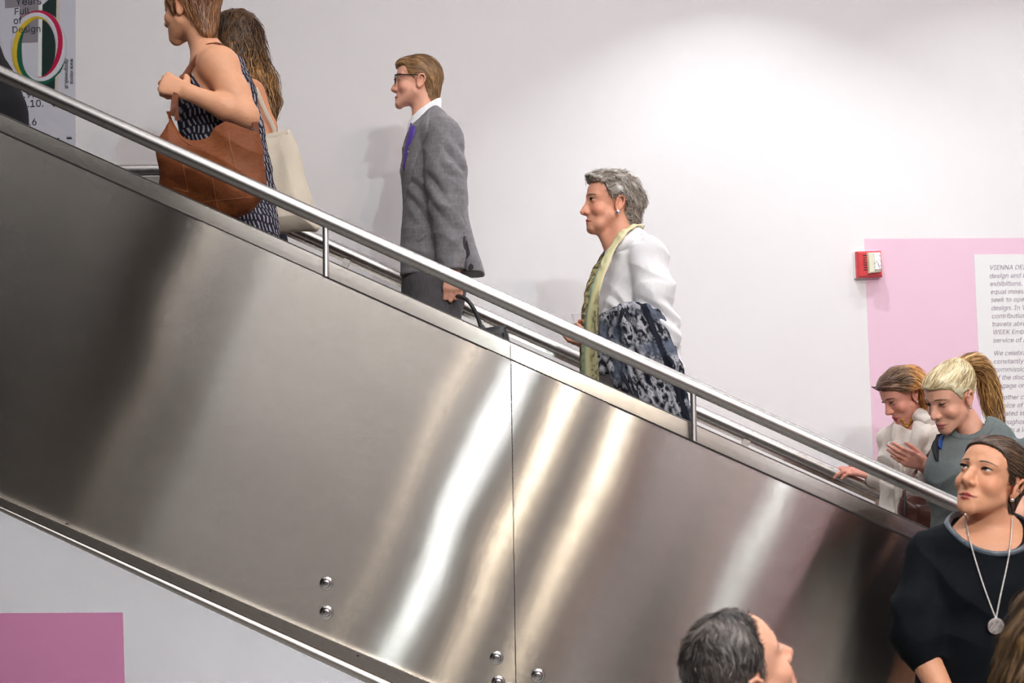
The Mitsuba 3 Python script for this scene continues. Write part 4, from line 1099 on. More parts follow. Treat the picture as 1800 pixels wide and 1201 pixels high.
def briefcase():
    mat('m_bag_black', (.022, .022, .024), .45, .4)
    D = 4.33
    k = thing('briefcase', 'black soft briefcase with a curved handle held by the man in the grey suit', 'bag')
    S = Sculpt()
    sl = nrm(P(900, 574, D) - P(840, 587, D))
    M = np.column_stack([sl, [0, 1, 0], np.cross(sl, [0, 1, 0])])
    S.slab(P(829, 657, D), (.168, .048, .158), M, .035)
    S.slab(P(884, 576.5, D), (.017, .03, .006), M, .005, k=.004)
    S.slab(P(893, 620, D - .045), (.004, .004, .08), M, .003, k=.004)
    garment(k, 'body', S, .0035, 'm_bag_black', folds=lambda p, n: .002 * fnoise(p, 30, 2))
    for dy in (0.0, .05):
        hp = spline([P(846, 596, D + dy), P(845, 576, D + dy), P(838, 554, D + dy), P(826, 533, D + dy * .8), P(813, 523, 4.37 + dy * .3), P(798, 521, 4.415), P(784, 524, 4.42)], 40)
        part(k, 'handle', tube(hp, np.full(40, .0078), 12), 'm_bag_black', smooth=40)
        part(k, 'handle_tab', ribbon(np.array([P(845.5, 572, D + dy), P(851, 582, D - .002 + dy), P(857, 592, D - .004 + dy)]), (1, 0, .2), [.019, .025, .028], .014), 'm_bag_black', smooth=40)
briefcase()
# ================================================================ the older woman with grey curls
def lady():
    D = 4.25; q = lambda x, y, d=0.0: P(x, y, D + d); side = (0, 1, 0)
    t = thing('person', 'older woman with short curly grey hair, white shirt and pale green scarf', 'person')
    H = Head(q(1073.5, 362), yaw_frame(9, 1), .985, skin=lin(224, 160, 132), lip=lin(170, 50, 66), blush=.8, browc=lin(96, 82, 74), iris=lin(60, 70, 80), nose=1.0, nose_drop=.003, chin=.004, open_u=.0048, open_l=.0038, jowl=1.0, jaw=1.04, lips=.6, smile=-.001)
    S = Sculpt(); H.sculpt(S); H.neck(S, q(1098, 440), .050, .060)
    H.W and S.cone(H.W((0, .035, -.095)), q(1075, 432), .020, .032, 'u', .03)
    S.loft([(q(1103, 440), .08, .05), (q(1112, 475), .14, .09), (q(1110, 540), .14, .11), (q(1115, 620), .14, .12), (q(1120, 700), .15, .13)], side, .03)
    el = q(1163, 588, -.20); wr = q(1060, 606, -.12)
    S.chain([q(1134, 462, -.16), el, wr], [.050, .040, .026], k=.02)
    S.chain([q(1122, 462, .16), q(1120, 590, .20), q(1050, 588, .02)], [.050, .040, .026], k=.02)
    # both hands in front; the near one supports, the far one holds the cup
    hand(S, wr, q(1012, 606, -.08) - wr, (.1, .35, 1), 1, curls=[(.2, .5, .4), (.25, .55, .4), (.3, .6, .4), (.3, .6, .4)], s=.93, thumb_dir=(.7, .4, .5))
    wf = q(1052, 586, .02)
    hand(S, wf, q(1022, 580, -.02) - wf, (-.2, -1, .1), 1, curls=[(.4, .7, .5)] * 4, s=.9, thumb_dir=(.6, .5, .6))
    X0 = q(1110, 700)[0]
    an = legs(S, q(1118, 720), D, X0, (-1, 0, 0), stride=.05)
    skin_body(t, S, H, q(0, 470)[2], h_hi=.0026, h_lo=.0065)
    H.eyes(t); H.lashes(t); H.brows(t, S, arch=.004, seed=5)
    h = Sculpt()
    h.ell(H.W((0, -.014, .052)), np.array([.086, .104, .084]) * H.s, H.R, k=.01)
    h.ell(H.W((0, .03, .082)), np.array([.062, .062, .046]) * H.s, H.R, k=.015)
    h.cone(H.W((0, -.055, .03)), H.W((0, -.062, -.045)), .060 * H.s, .046 * H.s, k=.02)
    h.ball(H.W((0, -.078, -.070)), .030 * H.s, k=.03).ell(H.W((0, .064, .098)), np.array([.05, .034, .026]) * H.s, H.R, k=.02).ball(H.W((0, -.105, .02)), .034 * H.s, k=.03)
    pts = [(1037, 318), (1050, 322), (1057, 332), (1064, 347), (1073, 353), (1081, 345), (1088, 348), (1094, 362), (1092, 378), (1092, 392), (1098, 400), (1112, 404), (1200, 420), (1200, 230), (1020, 230), (1022, 308)]
    profile_cut(H, h, px2yz(H, pts), k=.008)
    pal = [lin(84, 70, 60), lin(128, 112, 100), lin(168, 158, 148), lin(210, 208, 202)]
    def dr_(qq, n):
        b = np.clip(-qq[:, 1] / .09, -.6, 1)
        return np.column_stack([.2 * np.sign(qq[:, 0]), -.8 + .3 * b, -.5 - .5 * np.clip(b, 0, 1) + .5 * (qq[:, 1] > .03)])
    hair_part(H, t, h, .0034, dr_, pal, 4, 3200, .048, rad=.00085, lift=.009, curl=1.1, curlf=130, groove=.008, gf=(50, 34), base_dark=.85, steps=12, clump=1.2, zpal=(lambda v: sstep(H.o[2] + .03, H.o[2] - .05, v[:, 2]) * .8, [lin(84, 68, 58), lin(122, 104, 90), lin(158, 142, 126)]))
    # earring
    mat('m_silver', (.75, .75, .76), .25, .6, metallic=.9)
    e0 = H.W((-.0715, -.010, -.030))
    m = trimesh.creation.icosphere(subdivisions=3, radius=.0085); m.apply_scale([1, .7, 1.15]); m.apply_translation(e0 + [0, -.006, -.004])
    part(t, 'earring', m, 'm_silver', smooth=True)
    # shirt
    mat('m_shirt_lady', mikit.proc(lambda p, n, uv: mi.Color3f(.73, .71, .73) * (.95 + .08 * mikit.noise(p.x * 300, p.y * 300, p.z * 60))), .8, .2, sheen=.4)
    J = Sculpt()
    J.loft([(q(1102, 422), .085, .058), (q(1108, 445), .15, .092), (q(1114, 490), .17, .125), (q(1112, 540), .168, .142), (q(1116, 590), .165, .150), (q(1122, 650), .175, .158), (q(1130, 735), .19, .165)], side, .03)
    J.chain([q(1138, 452, -.150), q(1150, 520, -.195), el + [0, 0, -.01], el + [-.03, 0, -.035]], [.072, .070, .064, .060], k=.014)
    J.chain([el + [0, 0, -.012], (el + wr) / 2, wr + (el - wr) * .22], [.062, .056, .046], k=.02)
    J.chain([q(1122, 452, .150), q(1128, 530, .195), q(1120, 592, .20)], [.072, .068, .060], k=.014)
    J.chain([q(1120, 592, .20), q(1062, 590, .05)], [.060, .045], k=.02)
    tc = np.cross(q(1128, 400) - q(1066, 446), (0, 1, 0)); tc = tc if tc[2] > 0 else -tc
    J.plane(q(1066, 440), tc, .006, c=q(1095, 425), rad=.17)
    def F(p, n):
        f = folds(p, n, [((.5, 0, .85), 1.0), ((-.6, .3, .75), 1.0), ((.9, 0, .3), .5)], .011, 9, 13)
        w_ = p + np.column_stack([fnoise(p, 9, 41), fnoise(p, 9, 42), fnoise(p, 9, 43)]) * .012
        r_ = np.abs(np.sin((w_[:, 2] * .8 + w_[:, 0] * .7) * 55))
        return f * 1.3 + .015 * (r_ ** 1.6 - .5) * sstep(-.2, .3, fnoise(p, 6, 12)) * sstep(-.09, -.15, p[:, 1] - D)
    garment(t, 'shirt', J, .0042, 'm_shirt_lady', folds=F)
    V = patch(J, [(1122, 402), (1100, 418), (1078, 436)], [(1132, 412), (1110, 430), (1086, 446)], 16, 7, D - .4, .010, .003, crown=.004)
    part(t, 'shirt_collar', V, 'm_shirt_lady', smooth=50)
    # scarf: round the neck and down the front
    mat('m_scarf', VC, .85, .2, sheen=.4)
    def scarf_strip(pl, w, th, seed, pal, tw=0.0):
        pl = np.array([P(x, y, z) for x, y, z in pl]); path = spline(pl, 60)
        wd = np.array([[.85 + .1 * math.sin(i * .3), -.5, .25] for i in range(60)])
        m = ribbon(path, wd, np.interp(np.linspace(0, 1, len(w)) if False else np.linspace(0, 1, 60), np.linspace(0, 1, len(w)), w), th, 28, 2.2)
        m = m.subdivide()
        m = displace(m, lambda v, n: .003 * np.sin(fnoise(v * [1, 1, .18], 42, seed) * 4))
        v = np.array(m.vertices)
        from scipy.spatial import cKDTree
        dd, k = cKDTree(path).query(v); d = np.gradient(path, axis=0); d /= np.linalg.norm(d, axis=1, keepdims=True)
        wn = wd - d * np.einsum('ij,ij->i', wd, d)[:, None]; wn /= np.linalg.norm(wn, axis=1, keepdims=True)
        u = np.einsum('ij,ij->i', v - path[k], wn[k]) / .03
        return m, pal(u, k / 59.0, v)
    def pal1(u, s, v):
        a, b, c_ = lin(112, 150, 138), lin(192, 186, 142), lin(206, 196, 164)
        w = sstep(-.55, -.25, u)[:, None]; w2 = sstep(.3, .6, u)[:, None]
        col = a * (1 - w) + b * w; col = col * (1 - w2) + c_ * w2
        low = sstep(.50, .62, s)[:, None]
        ptn = (meshkit.noise(v * [170, 170, 90], 3) > .52)[:, None]
        old = np.where(ptn, lin(104, 98, 72), lin(158, 152, 116))
        w3 = low * sstep(.2, .7, np.abs(u + .2))[:, None]
        return col * (1 - w3) + old * w3
    m, c = scarf_strip([(1124, 400, 4.26), (1112, 399, 4.18), (1096, 410, 4.135), (1078, 434, 4.10), (1062, 466, 4.07), (1050, 500, 4.04), (1041, 545, 4.03), (1037, 590, 4.05), (1036, 640, 4.08), (1038, 690, 4.1)], [.034, .037, .039, .040, .042, .046, .050, .058, .064, .07], .014, 3, pal1)
    part(t, 'scarf', m, 'm_scarf', smooth=True, color=c)
    def pal2(u, s, v):
        ptn = (meshkit.noise(v * [150, 150, 80], 8) > .5)[:, None]
        return np.where(ptn, lin(92, 84, 60), lin(168, 158, 112)) * 1.0
    m, c = scarf_strip([(1126, 403, 4.28), (1100, 404, 4.36), (1078, 428, 4.36), (1058, 462, 4.30), (1044, 500, 4.25), (1034, 550, 4.20), (1032, 600, 4.18), (1034, 650, 4.18), (1040, 700, 4.18)], [.045, .05, .055, .055, .06, .062, .065, .07, .08], .016, 6, pal2)
    part(t, 'scarf_tail', m, 'm_scarf', smooth=True, color=c)
    V = patch(J, [(1052, 592), (1052, 606), (1060, 655)], [(1078, 596), (1080, 612), (1066, 655)], 12, 8, D - .4, .012, .003, crown=.006)
    part(t, 'shirt_cuff', V, 'm_shirt_lady', smooth=50)
    # trousers and shoes
    mat('m_trousers_dark', (.05, .05, .06), .8, .2)
    Tr = Sculpt(); hp = q(1122, 725)
    Tr.loft([(q(1120, 690), .15, .125), (q(1122, 740), .16, .125)], side, .03)
    for s_, a in zip((-1, 1), an): Tr.chain([[hp[0], D + s_ * .085, hp[2]], (np.array([hp[0], D + s_ * .09, hp[2]]) + a) / 2 - [.04, 0, 0], a + [.01, 0, 0]], [.105, .08, .06], k=.03)
    garment(t, 'trousers', Tr, .008, 'm_trousers_dark')
    for a in an:
        s2 = Sculpt().sub(foot(Sculpt(), a, (-1, 0, 0)), .006, op='u', c=a, rad=.3); s2.plane(a + [0, 0, .0], (0, 0, 1)); s2.plane(a - [0, 0, .0845], (0, 0, -1))
        garment(t, 'shoe', s2, .008, 'm_shoe')
    return J, el, wr
J_LADY = lady()
def shawl():
    D = 4.25
    J, el, wr = J_LADY
    S = Sculpt()
    q = lambda x, y, d=0.0: P(x, y, D + d)
    # folds hanging over the forearm: a fan of soft rolls
    tops = [(1066, 562, -.17), (1082, 550, -.20), (1100, 543, -.235), (1118, 540, -.255), (1136, 543, -.265), (1152, 552, -.255), (1164, 566, -.24)]
    bots = [(1062, 645, -.16), (1086, 668, -.20), (1110, 690, -.24), (1136, 712, -.26), (1160, 728, -.27), (1184, 738, -.26), (1204, 742, -.22)]
    mids = [(1060, 600, -.17), (1080, 606, -.21), (1104, 612, -.25), (1130, 620, -.275), (1156, 628, -.28), (1178, 640, -.27), (1190, 650, -.23)]
    for a, m_, b in zip(tops, mids, bots):
        S.chain([q(*a), q(*m_), q(*b)], [.020, .026, .030], k=.016)
    S.chain([q(1062, 560, -.15), q(1110, 548, -.22), q(1160, 575, -.2)], [.022, .03, .03], k=.02)
    # a tuft of fringe at the top and a plane at the back
    S.chain([q(1092, 540, -.25), q(1098, 572, -.265), q(1104, 600, -.27)], [.014, .018, .016], k=.008)
    k = thing('shawl', 'black and grey patterned shawl draped over the forearm of the grey-haired woman', 'shawl')
    m = relax(S.mesh(.0042), 2)
    ax = nrm(q(1200, 742) - q(1120, 540)); pr = nrm(np.cross(ax, (0, 1, 0)))
    def F(p, n):
        u = (p - q(1120, 540)) @ pr; s = (p - q(1120, 540)) @ ax
        return (.0036 * np.sin(u * 220 + 5 * fnoise(p, 8, 2) + s * 6) + .004 * fnoise(p, 26, 9)) * sstep(-.02, .10, s)
    m = displace(m, F)
    v = np.array(m.vertices)
    u = (v - q(1120, 540)) @ pr; s = (v - q(1120, 540)) @ ax
    n1 = meshkit.noise(np.column_stack([u * 95, s * 42, v[:, 1] * 60]), 5); n2 = meshkit.noise(np.column_stack([u * 260, s * 160, v[:, 1] * 100]), 8); n3 = meshkit.noise(v * 16, 3)
    pale, mid, dark = lin(158, 158, 164), lin(84, 90, 104), lin(28, 30, 40)
    w = sstep(.40, .56, n1 * .62 + n2 * .38)[:, None]
    c = dark * (1 - w) + pale * w
    w = sstep(.50, .72, n3)[:, None]; c = c * (1 - w) + mid * (.5 + n2[:, None]) * w
    fr = (np.abs(u + .012) < .012) | (n1 > .80); c[fr] = dark
    part(k, 'cloth', m, 'm_cloth_vc', smooth=True, color=c, slim=.00025)
    rng = np.random.default_rng(8); ms = []
    for i in range(70):
        a = rng.random(); x, y, z = 1092 + a * 108, 650 + a * 70 + rng.random() * 18, -.262 - .02 * rng.random()
        p0 = q(x, y, z); p1 = q(x + 10 + 10 * rng.random(), y + 24 + 20 * rng.random(), z - .004); mm = (p0 + p1) / 2 + rng.normal(0, .003, 3)
        ms.append(tube(spline([p0, mm, p1], 6), np.linspace(.0022, .0012, 6), 5))
    for i in range(26):
        p0 = q(1090 + rng.random() * 14, 540 + rng.random() * 14, -.268); p1 = p0 + np.array([-.014 + .028 * rng.random(), -.006, -.03 - .03 * rng.random()])
        ms.append(tube(spline([p0, (p0 + p1) / 2 + rng.normal(0, .003, 3), p1], 6), np.linspace(.0026, .0014, 6), 5))
    mat('m_fringe', (.018, .02, .03), .8, .2)
    part(k, 'fringe', cat(ms), 'm_fringe', smooth=True, kind='stuff')
shawl()
def cup(o, up, r0, r1, h, label):
    scene.setdefault('m_plastic', {'type': 'dielectric', 'int_ior': 1.12})
    scene.setdefault('m_clear', {'type': 'thindielectric', 'int_ior': 1.45})
    k = thing('plastic_cup', label, 'cup')
    pr = [(0, 0), (r0, 0), (r0 + (r1 - r0) * .5, h * .5), (r1, h)]
    part(k, 'cup', lathe(pr, o, up, 40), 'm_clear', smooth=50)
    m = lathe([(r1 - .0004, h - .0012), (r1 + .0007, h - .0008), (r1 + .0008, h), (r1, h + .0004), (r1 - .0005, h)], o, up, 40)
    mat('m_rim', (.82, .82, .84), .15, .8, clearcoat=.6)
    part(k, 'rim', m, 'm_rim', smooth=40)
    return k
cup(P(1024, 596, 4.20), (-.06, -.10, 1), .027, .036, .095, 'clear plastic cup in the hands of the grey-haired woman')
# ================================================================ the two women at the upper left
def auburn_woman():
    D = 3.98; q = lambda x, y, d=0.0: P(x, y, D + d); side = (0, 1, 0)
    t = thing('person', 'woman with short auburn hair in a sleeveless dark patterned dress, holding her strap', 'person')
    skin = lin(216, 158, 124)
    H = Head(q(334, 22), yaw_frame(-24, -3), .97, skin=skin, lip=lin(170, 96, 88), blush=.4, browc=lin(110, 74, 50), nose=.9, jaw=1.02, lips=.7)
    S = Sculpt(); H.sculpt(S); H.neck(S, q(366, 96), .048, .054)
    S.loft([(q(368, 98), .085, .05), (q(378, 122), .145, .078), (q(386, 160), .150, .105), (q(384, 200), .145, .115), (q(398, 260), .135, .11), (q(410, 320), .145, .105), (q(424, 390), .15, .092)], side, .03)
    sh, el, wr = q(386, 116, -.150), q(432, 204, -.205), q(333, 163, -.235)
    S.eseg(q(372, 100, -.06), sh, (.050, .045), (.058, .055), (1, 0, 0), 'u', .03)
    S.ball(sh, .062, 'u', .03)
    S.chain([sh, sh * .45 + el * .55, el + [-.004, 0, .010]], [.060, .053, .043], k=.02)
    S.chain([el + [.002, 0, 0], el * .62 + wr * .38, wr], [.039, .040, .0265], k=.018)
    S.ball(el + [.012, 0, -.010], .027, 'u', .02)
    # hand closed on the strap
    hand(S, wr, q(300, 150, -.24) - wr, (-.25, 1.0, -.15), 1, curls=[(1.05, 1.45, .9), (1.1, 1.5, .9), (1.15, 1.5, .9), (1.2, 1.45, .9)], s=.98, thumb_dir=(.35, .75, .55), thumb=(0, .35, .5))
    S.chain([q(388, 116, .150), q(400, 205, .20), q(392, 290, .20)], [.058, .045, .028], k=.03)
    hand(S, q(392, 290, .20), (-.2, 0, -1), (0, -1, 0), 1, curl=(.4, .5, .3), s=.9)
    X0 = q(420, 400)[0]
    an = legs(S, q(424, 420), D, X0, (-1, 0, 0), r=(.07, .05, .038), gap=.08, stride=.04)
    skin_body(t, S, H, q(0, 236)[2], h_hi=.0028, h_lo=.0065, extra=lambda h, q_, c: c)
    H.eyes(t)
    h = Sculpt()
    h.ell(H.W((0, -.014, .054)), np.array([.087, .104, .086]) * H.s, H.R, k=.01)
    h.ell(H.W((0, .04, .078)), np.array([.066, .062, .046]) * H.s, H.R, k=.015)
    h.cone(H.W((0, -.055, .03)), H.W((0, -.056, -.085)), .066 * H.s, .048 * H.s, k=.02)
    h.ball(H.W((0, .0, .02)), .086 * H.s, k=.02)
    yz = [(.115, .10), (.100, .060), (.070, .055), (.052, .040), (.034, .012), (.026, -.022), (.017, -.020), (.014, .022), (.002, .036), (-.018, .036), (-.032, .012), (-.036, -.026), (-.046, -.052), (-.060, -.072), (-.076, -.098), (-.092, -.120), (-.108, -.128), (-.2, -.12), (-.2, .3), (.2, .3)]
    profile_cut(H, h, yz, k=.008)
    pal = [lin(70, 42, 26), lin(112, 72, 44), lin(146, 100, 64), lin(170, 122, 82)]
    def dr_(qq, n):
        b = np.clip(-qq[:, 1] / .09, -.4, 1)
        return np.column_stack([.25 * np.sign(qq[:, 0]), -.75 + .5 * b, -.5 - .9 * np.clip(b, 0, 1) - .5 * (qq[:, 2] < .05)])
    hair_part(H, t, h, .0034, dr_, pal, 14, 2000, .062, rad=.0012, lift=.004, groove=.0022, gf=(110, 18), gravity=.25, base_dark=.85, clump=.35)
    # the dress
    def dress_col(p, n, uv):
        wx = p.x + .012 * (mikit.noise(p.x * 30, p.y * 30, p.z * 30) - .5) + .02 * (mikit.noise(p.x * 9, p.y * 9, p.z * 9) - .5)
        wz = p.z + .014 * (mikit.noise(p.x * 26, 5 + p.y * 26, p.z * 26) - .5) + .03 * (mikit.noise(3 + p.x * 8, p.y * 8, p.z * 8) - .5)
        u, v = (wx + .35 * p.y + .22 * wz) * 66, wz * 36
        row = dr.floor(v); fu = u + .5 * (row - 2 * dr.floor(row / 2)) + .2 * mikit.cell_rand(row, 3, 1); cu = dr.floor(fu); fu = fu - cu; fv = v - row
        half = .12 + .08 * mikit.cell_rand(cu, row, 2)
        ln = mikit.smoothstep(half + .08, half - .06, dr.abs(fu - .5 + .18 * (fv - .5))) * mikit.smoothstep(.5, .30, dr.abs(fv - .5))
        return mikit.mix((.012, .012, .026), (.40, .37, .41), ln * (.45 + .8 * mikit.noise(p.x * 300, p.y * 300, p.z * 110)))
    mat('m_dress', mikit.proc(dress_col), .75, .25, sheen=.3)
    J = Sculpt()
    J.loft([(q(372, 102), .10, .055), (q(382, 124), .142, .088), (q(388, 160), .158, .112), (q(383, 195), .158, .136), (q(392, 235), .150, .137), (q(404, 290), .150, .134), (q(416, 345), .168, .128), (q(425, 395), .178, .118)], side, .03)
    J.loft([(q(425, 395), .178, .118), (q(424, 520), .20, .16), (q(428, 560), .205, .155)], side, .03)
    arm = Sculpt().cone(sh + [-.012, -.03, .01], sh * .5 + el * .5 + [-.01, -.03, 0], .100, .070)
    J.sub(lambda p: arm(p), 0, .006, sh, .35)
    tc = nrm(np.array([-.42, 0, .9])); J.plane(q(366, 112), tc, .006, c=q(366, 95), rad=.16)
    J.field(lambda p: nlen((p - q(372, 74)) * [1, 1, .9]) - .108, 's', .006)
    def F(p, n): return folds(p, n, [((.4, 0, .9), .8), ((-.5, .3, .8), .8)], .006, 9, 23)
    garment(t, 'dress', J, .0045, 'm_dress', folds=F)
    mat('m_shoe_tan', (.18, .09, .05), .5, .4)
    for a in an:
        s2 = Sculpt().sub(foot(Sculpt(), a, (-1, 0, 0)), .006, op='u', c=a, rad=.3); s2.plane(a - [0, 0, .01], (0, 0, 1)); s2.plane(a - [0, 0, .0845], (0, 0, -1))
        garment(t, 'shoe', s2, .008, 'm_shoe_tan')
    return S, J
S_AUB, J_AUB = auburn_woman()
def leather_bag():
    D = 3.66; q = lambda x, y, d=0.0: P(x, y, D + d)
    fn = lambda p, n, uv: mikit.mix((.115, .028, .008), (.235, .068, .018), mikit.fbm(p.x * 9, p.y * 9, p.z * 9)) * (.86 + .28 * mikit.noise(p.x * 150, p.y * 150, p.z * 150))
    mat('m_leather', mikit.proc(fn), .62, .3, sheen=.2)
    mat('m_leather_strap', (.115, .035, .016), .45, .4); mat('m_stitch', (.27, .10, .045), .6, .3)
    k = thing('leather_bag', 'large rust brown suede shoulder bag of the woman in the patterned dress', 'bag')
    out = [(297, 196), (300, 204), (308, 222), (320, 240), (336, 250), (352, 250), (368, 243), (384, 228), (398, 217), (420, 222), (457, 234), (459, 262), (466, 300), (468, 322), (457, 348), (440, 372), (418, 384), (380, 378), (330, 352), (282, 332), (284, 312), (279, 286), (273, 262), (284, 238), (297, 214)]
    poly = poly_sd([pz(x, y, D) for x, y in out])
    ctr = q(370, 300)
    def fld(p):
        d2 = poly(p[:, [0, 2]])
        r = np.clip(-d2 / .11, 0, 1); half = .012 + .050 * np.sqrt(r)
        dy = np.abs(p[:, 1] - D) - half
        return np.maximum(d2, dy) * .7
    S = Sculpt().field(fld, 'u', .004, ctr, .26)
    lo = np.array([q(265, 400)[0], D - .085, q(0, 395)[2]]); hi = np.array([q(475, 190)[0], D + .085, q(0, 190)[2]])
    m = relax(S.mesh(.0042, lo=lo, hi=hi), 4)
    m = displace(m, lambda v, n: .006 * fnoise(v, 11, 4) + .0025 * fnoise(v, 32, 5) + folds(v, n, [((.6, 0, .8), 1), ((-.3, 0, .9), .7)], .006, 8, 51))
    part(k, 'body', m, 'm_leather', smooth=True, slim=.00025)
    from scipy.spatial import cKDTree
    kd = cKDTree(np.array(m.vertices))
    def seam(pl, r=.0014, n=40):
        pl = spline(np.array([[x, y] for x, y in pl], float), n)
        v = np.array(m.vertices); frontm = v[:, 1] < D
        kf = cKDTree((v[frontm][:, [0, 2]])); pts = []
        for x, y in pl:
            o = P(x, y, D - .04); d_, i = kf.query(o[[0, 2]], 5); yy = v[frontm][i][:, 1].mean()
            o = P(x, y, yy); pts.append(o - [0, .0006, 0])
        return tube(pts, r, 6)
    for pl in ([(401, 234), (405, 258), (410, 280), (414, 297)], [(322, 290), (325, 310), (330, 336), (331, 340)], [(331, 338), (318, 334), (305, 330)], [(372, 305), (376, 330), (380, 352), (384, 372)], [(354, 356), (390, 352), (430, 348), (455, 345)], [(300, 214), (316, 240), (330, 252), (352, 258), (370, 250)]):
        part(k, 'seam', seam(pl), 'm_stitch', smooth=True)
    yv = np.array([-.30, 1, 0])
    st = spline([P(302, 204, D - .01), P(305, 188, D - .01), P(308, 170, D + .05), P(316, 150, D + .10), P(331, 124, D + .15), P(345, 104, D + .18), P(357, 90, D + .20), P(370, 77.5, D + .21), P(385, 78, D + .22), P(400, 88, D + .235), P(413, 106, D + .25), P(422, 126, D + .25), P(432, 156, D + .24), P(442, 196, D + .18), P(450, 224, D + .06), P(449, 240, D + .01)], 70)
    part(k, 'strap', ribbon(st, [[.55, .8, .35]] * 70, .020, .0055, 12), 'm_leather_strap', smooth=50)
    st = spline([P(312, 212, D + .02), P(309, 192, D + .02), P(309, 172, D + .07), P(317, 153, D + .12), P(332, 127, D + .17)], 30)
    part(k, 'strap', ribbon(st, [[.55, .8, .35]] * 30, .020, .0055, 12), 'm_leather_strap', smooth=50)
leather_bag()
def tote_woman():
    D = 4.45; q = lambda x, y, d=0.0: P(x, y, D + d); side = (0, 1, 0)
    t = thing('person', 'woman with long wavy brown hair seen from behind, partly hidden by the auburn-haired woman', 'person')
    skin = lin(205, 140, 104)
    H = Head(q(412, 76), yaw_frame(-38, 0), .95, skin=skin, browc=lin(70, 48, 34))
    S = Sculpt(); H.sculpt(S); H.neck(S, q(424, 138), .046, .054)
    S.loft([(q(424, 140), .08, .05), (q(428, 165), .14, .08), (q(430, 210), .13, .10), (q(430, 270), .12, .095), (q(438, 360), .155, .12), (q(440, 400), .16, .125)], side, .03)
    S.chain([q(440, 164, -.155), q(464, 225, -.19), q(476, 270, -.22)], [.056, .044, .030], k=.03)
    hand(S, q(476, 270, -.22), (-.05, -.1, -1), (0, 1, 0), 1, curl=(.3, .4, .3), s=.9)
    S.chain([q(430, 160, .15), q(425, 250, .19), q(420, 320, .18)], [.05, .042, .028], k=.03)
    X0 = q(440, 400)[0]
    an = legs(S, q(440, 400), D, X0, (-1, 0, 0), stride=.04)
    skin_body(t, S, H, q(0, 185)[2], h_hi=.0035, h_lo=.006)
    H.eyes(t)
    h = Sculpt()
    h.ell(H.W((0, -.012, .050)), np.array([.086, .104, .086]) * H.s, H.R, k=.01)
    h.loft([(H.W((0, -.055, .03)), .088, .060), (H.W((0, -.065, -.06)), .098, .052), (q(450, 140, -.02), .105, .042), (q(458, 172, -.03), .090, .034), (q(464, 196, -.05), .055, .018)], H.R[:, 0], .02)
    h.cone(H.W((-.05, .02, .02)), H.W((-.07, -.01, -.11)), .032, .022, k=.02).cone(H.W((.05, .02, .02)), H.W((.07, -.01, -.11)), .032, .022, k=.02)
    h.ell(H.W((0, .085, -.015)), np.array([.054, .07, .09]) * H.s, H.R, 's', .01)
    pal = [lin(34, 22, 15), lin(56, 38, 24), lin(84, 56, 32), lin(104, 72, 42)]
    def dr_(qq, n):
        return np.column_stack([.35 * np.sign(qq[:, 0]) * (qq[:, 2] > .06), -.5 * (qq[:, 2] > .06), -1 + 0 * qq[:, 0]])
    hair_part(H, t, h, .0045, dr_, pal, 24, 2200, .15, rad=.0014, lift=.012, curl=.8, curlf=62, groove=.008, gf=(60, 14), gravity=.4, steps=14, base_dark=.8, clump=1.0, zpal=(lambda v: sstep(q(0, 60)[2], q(0, 170)[2], v[:, 2]), [lin(56, 38, 24), lin(96, 64, 34), lin(150, 106, 58), lin(186, 138, 82)]))
    mat('m_top_dark', (.02, .02, .028), .8, .2)
    J = Sculpt()
    J.loft([(q(427, 158), .12, .07), (q(430, 178), .145, .098), (q(430, 220), .142, .108), (q(430, 270), .132, .104), (q(438, 360), .168, .13), (q(440, 440), .18, .14), (q(441, 520), .19, .145)], side, .03)
    arm = Sculpt().cone(q(440, 164, -.155), q(464, 225, -.19), .064, .052); J.sub(lambda p: arm(p), 0, .006, q(450, 190, -.17), .25)
    garment(t, 'dress', J, .006, 'm_top_dark', folds=lambda p, n: folds(p, n, [((.4, 0, .9), .8)], .005, 9, 33))
    for a in an:
        s2 = Sculpt().sub(foot(Sculpt(), a, (-1, 0, 0)), .006, op='u', c=a, rad=.3); s2.plane(a - [0, 0, .01], (0, 0, 1)); s2.plane(a - [0, 0, .0845], (0, 0, -1))
        garment(t, 'shoe', s2, .008, 'm_shoe')
tote_woman()
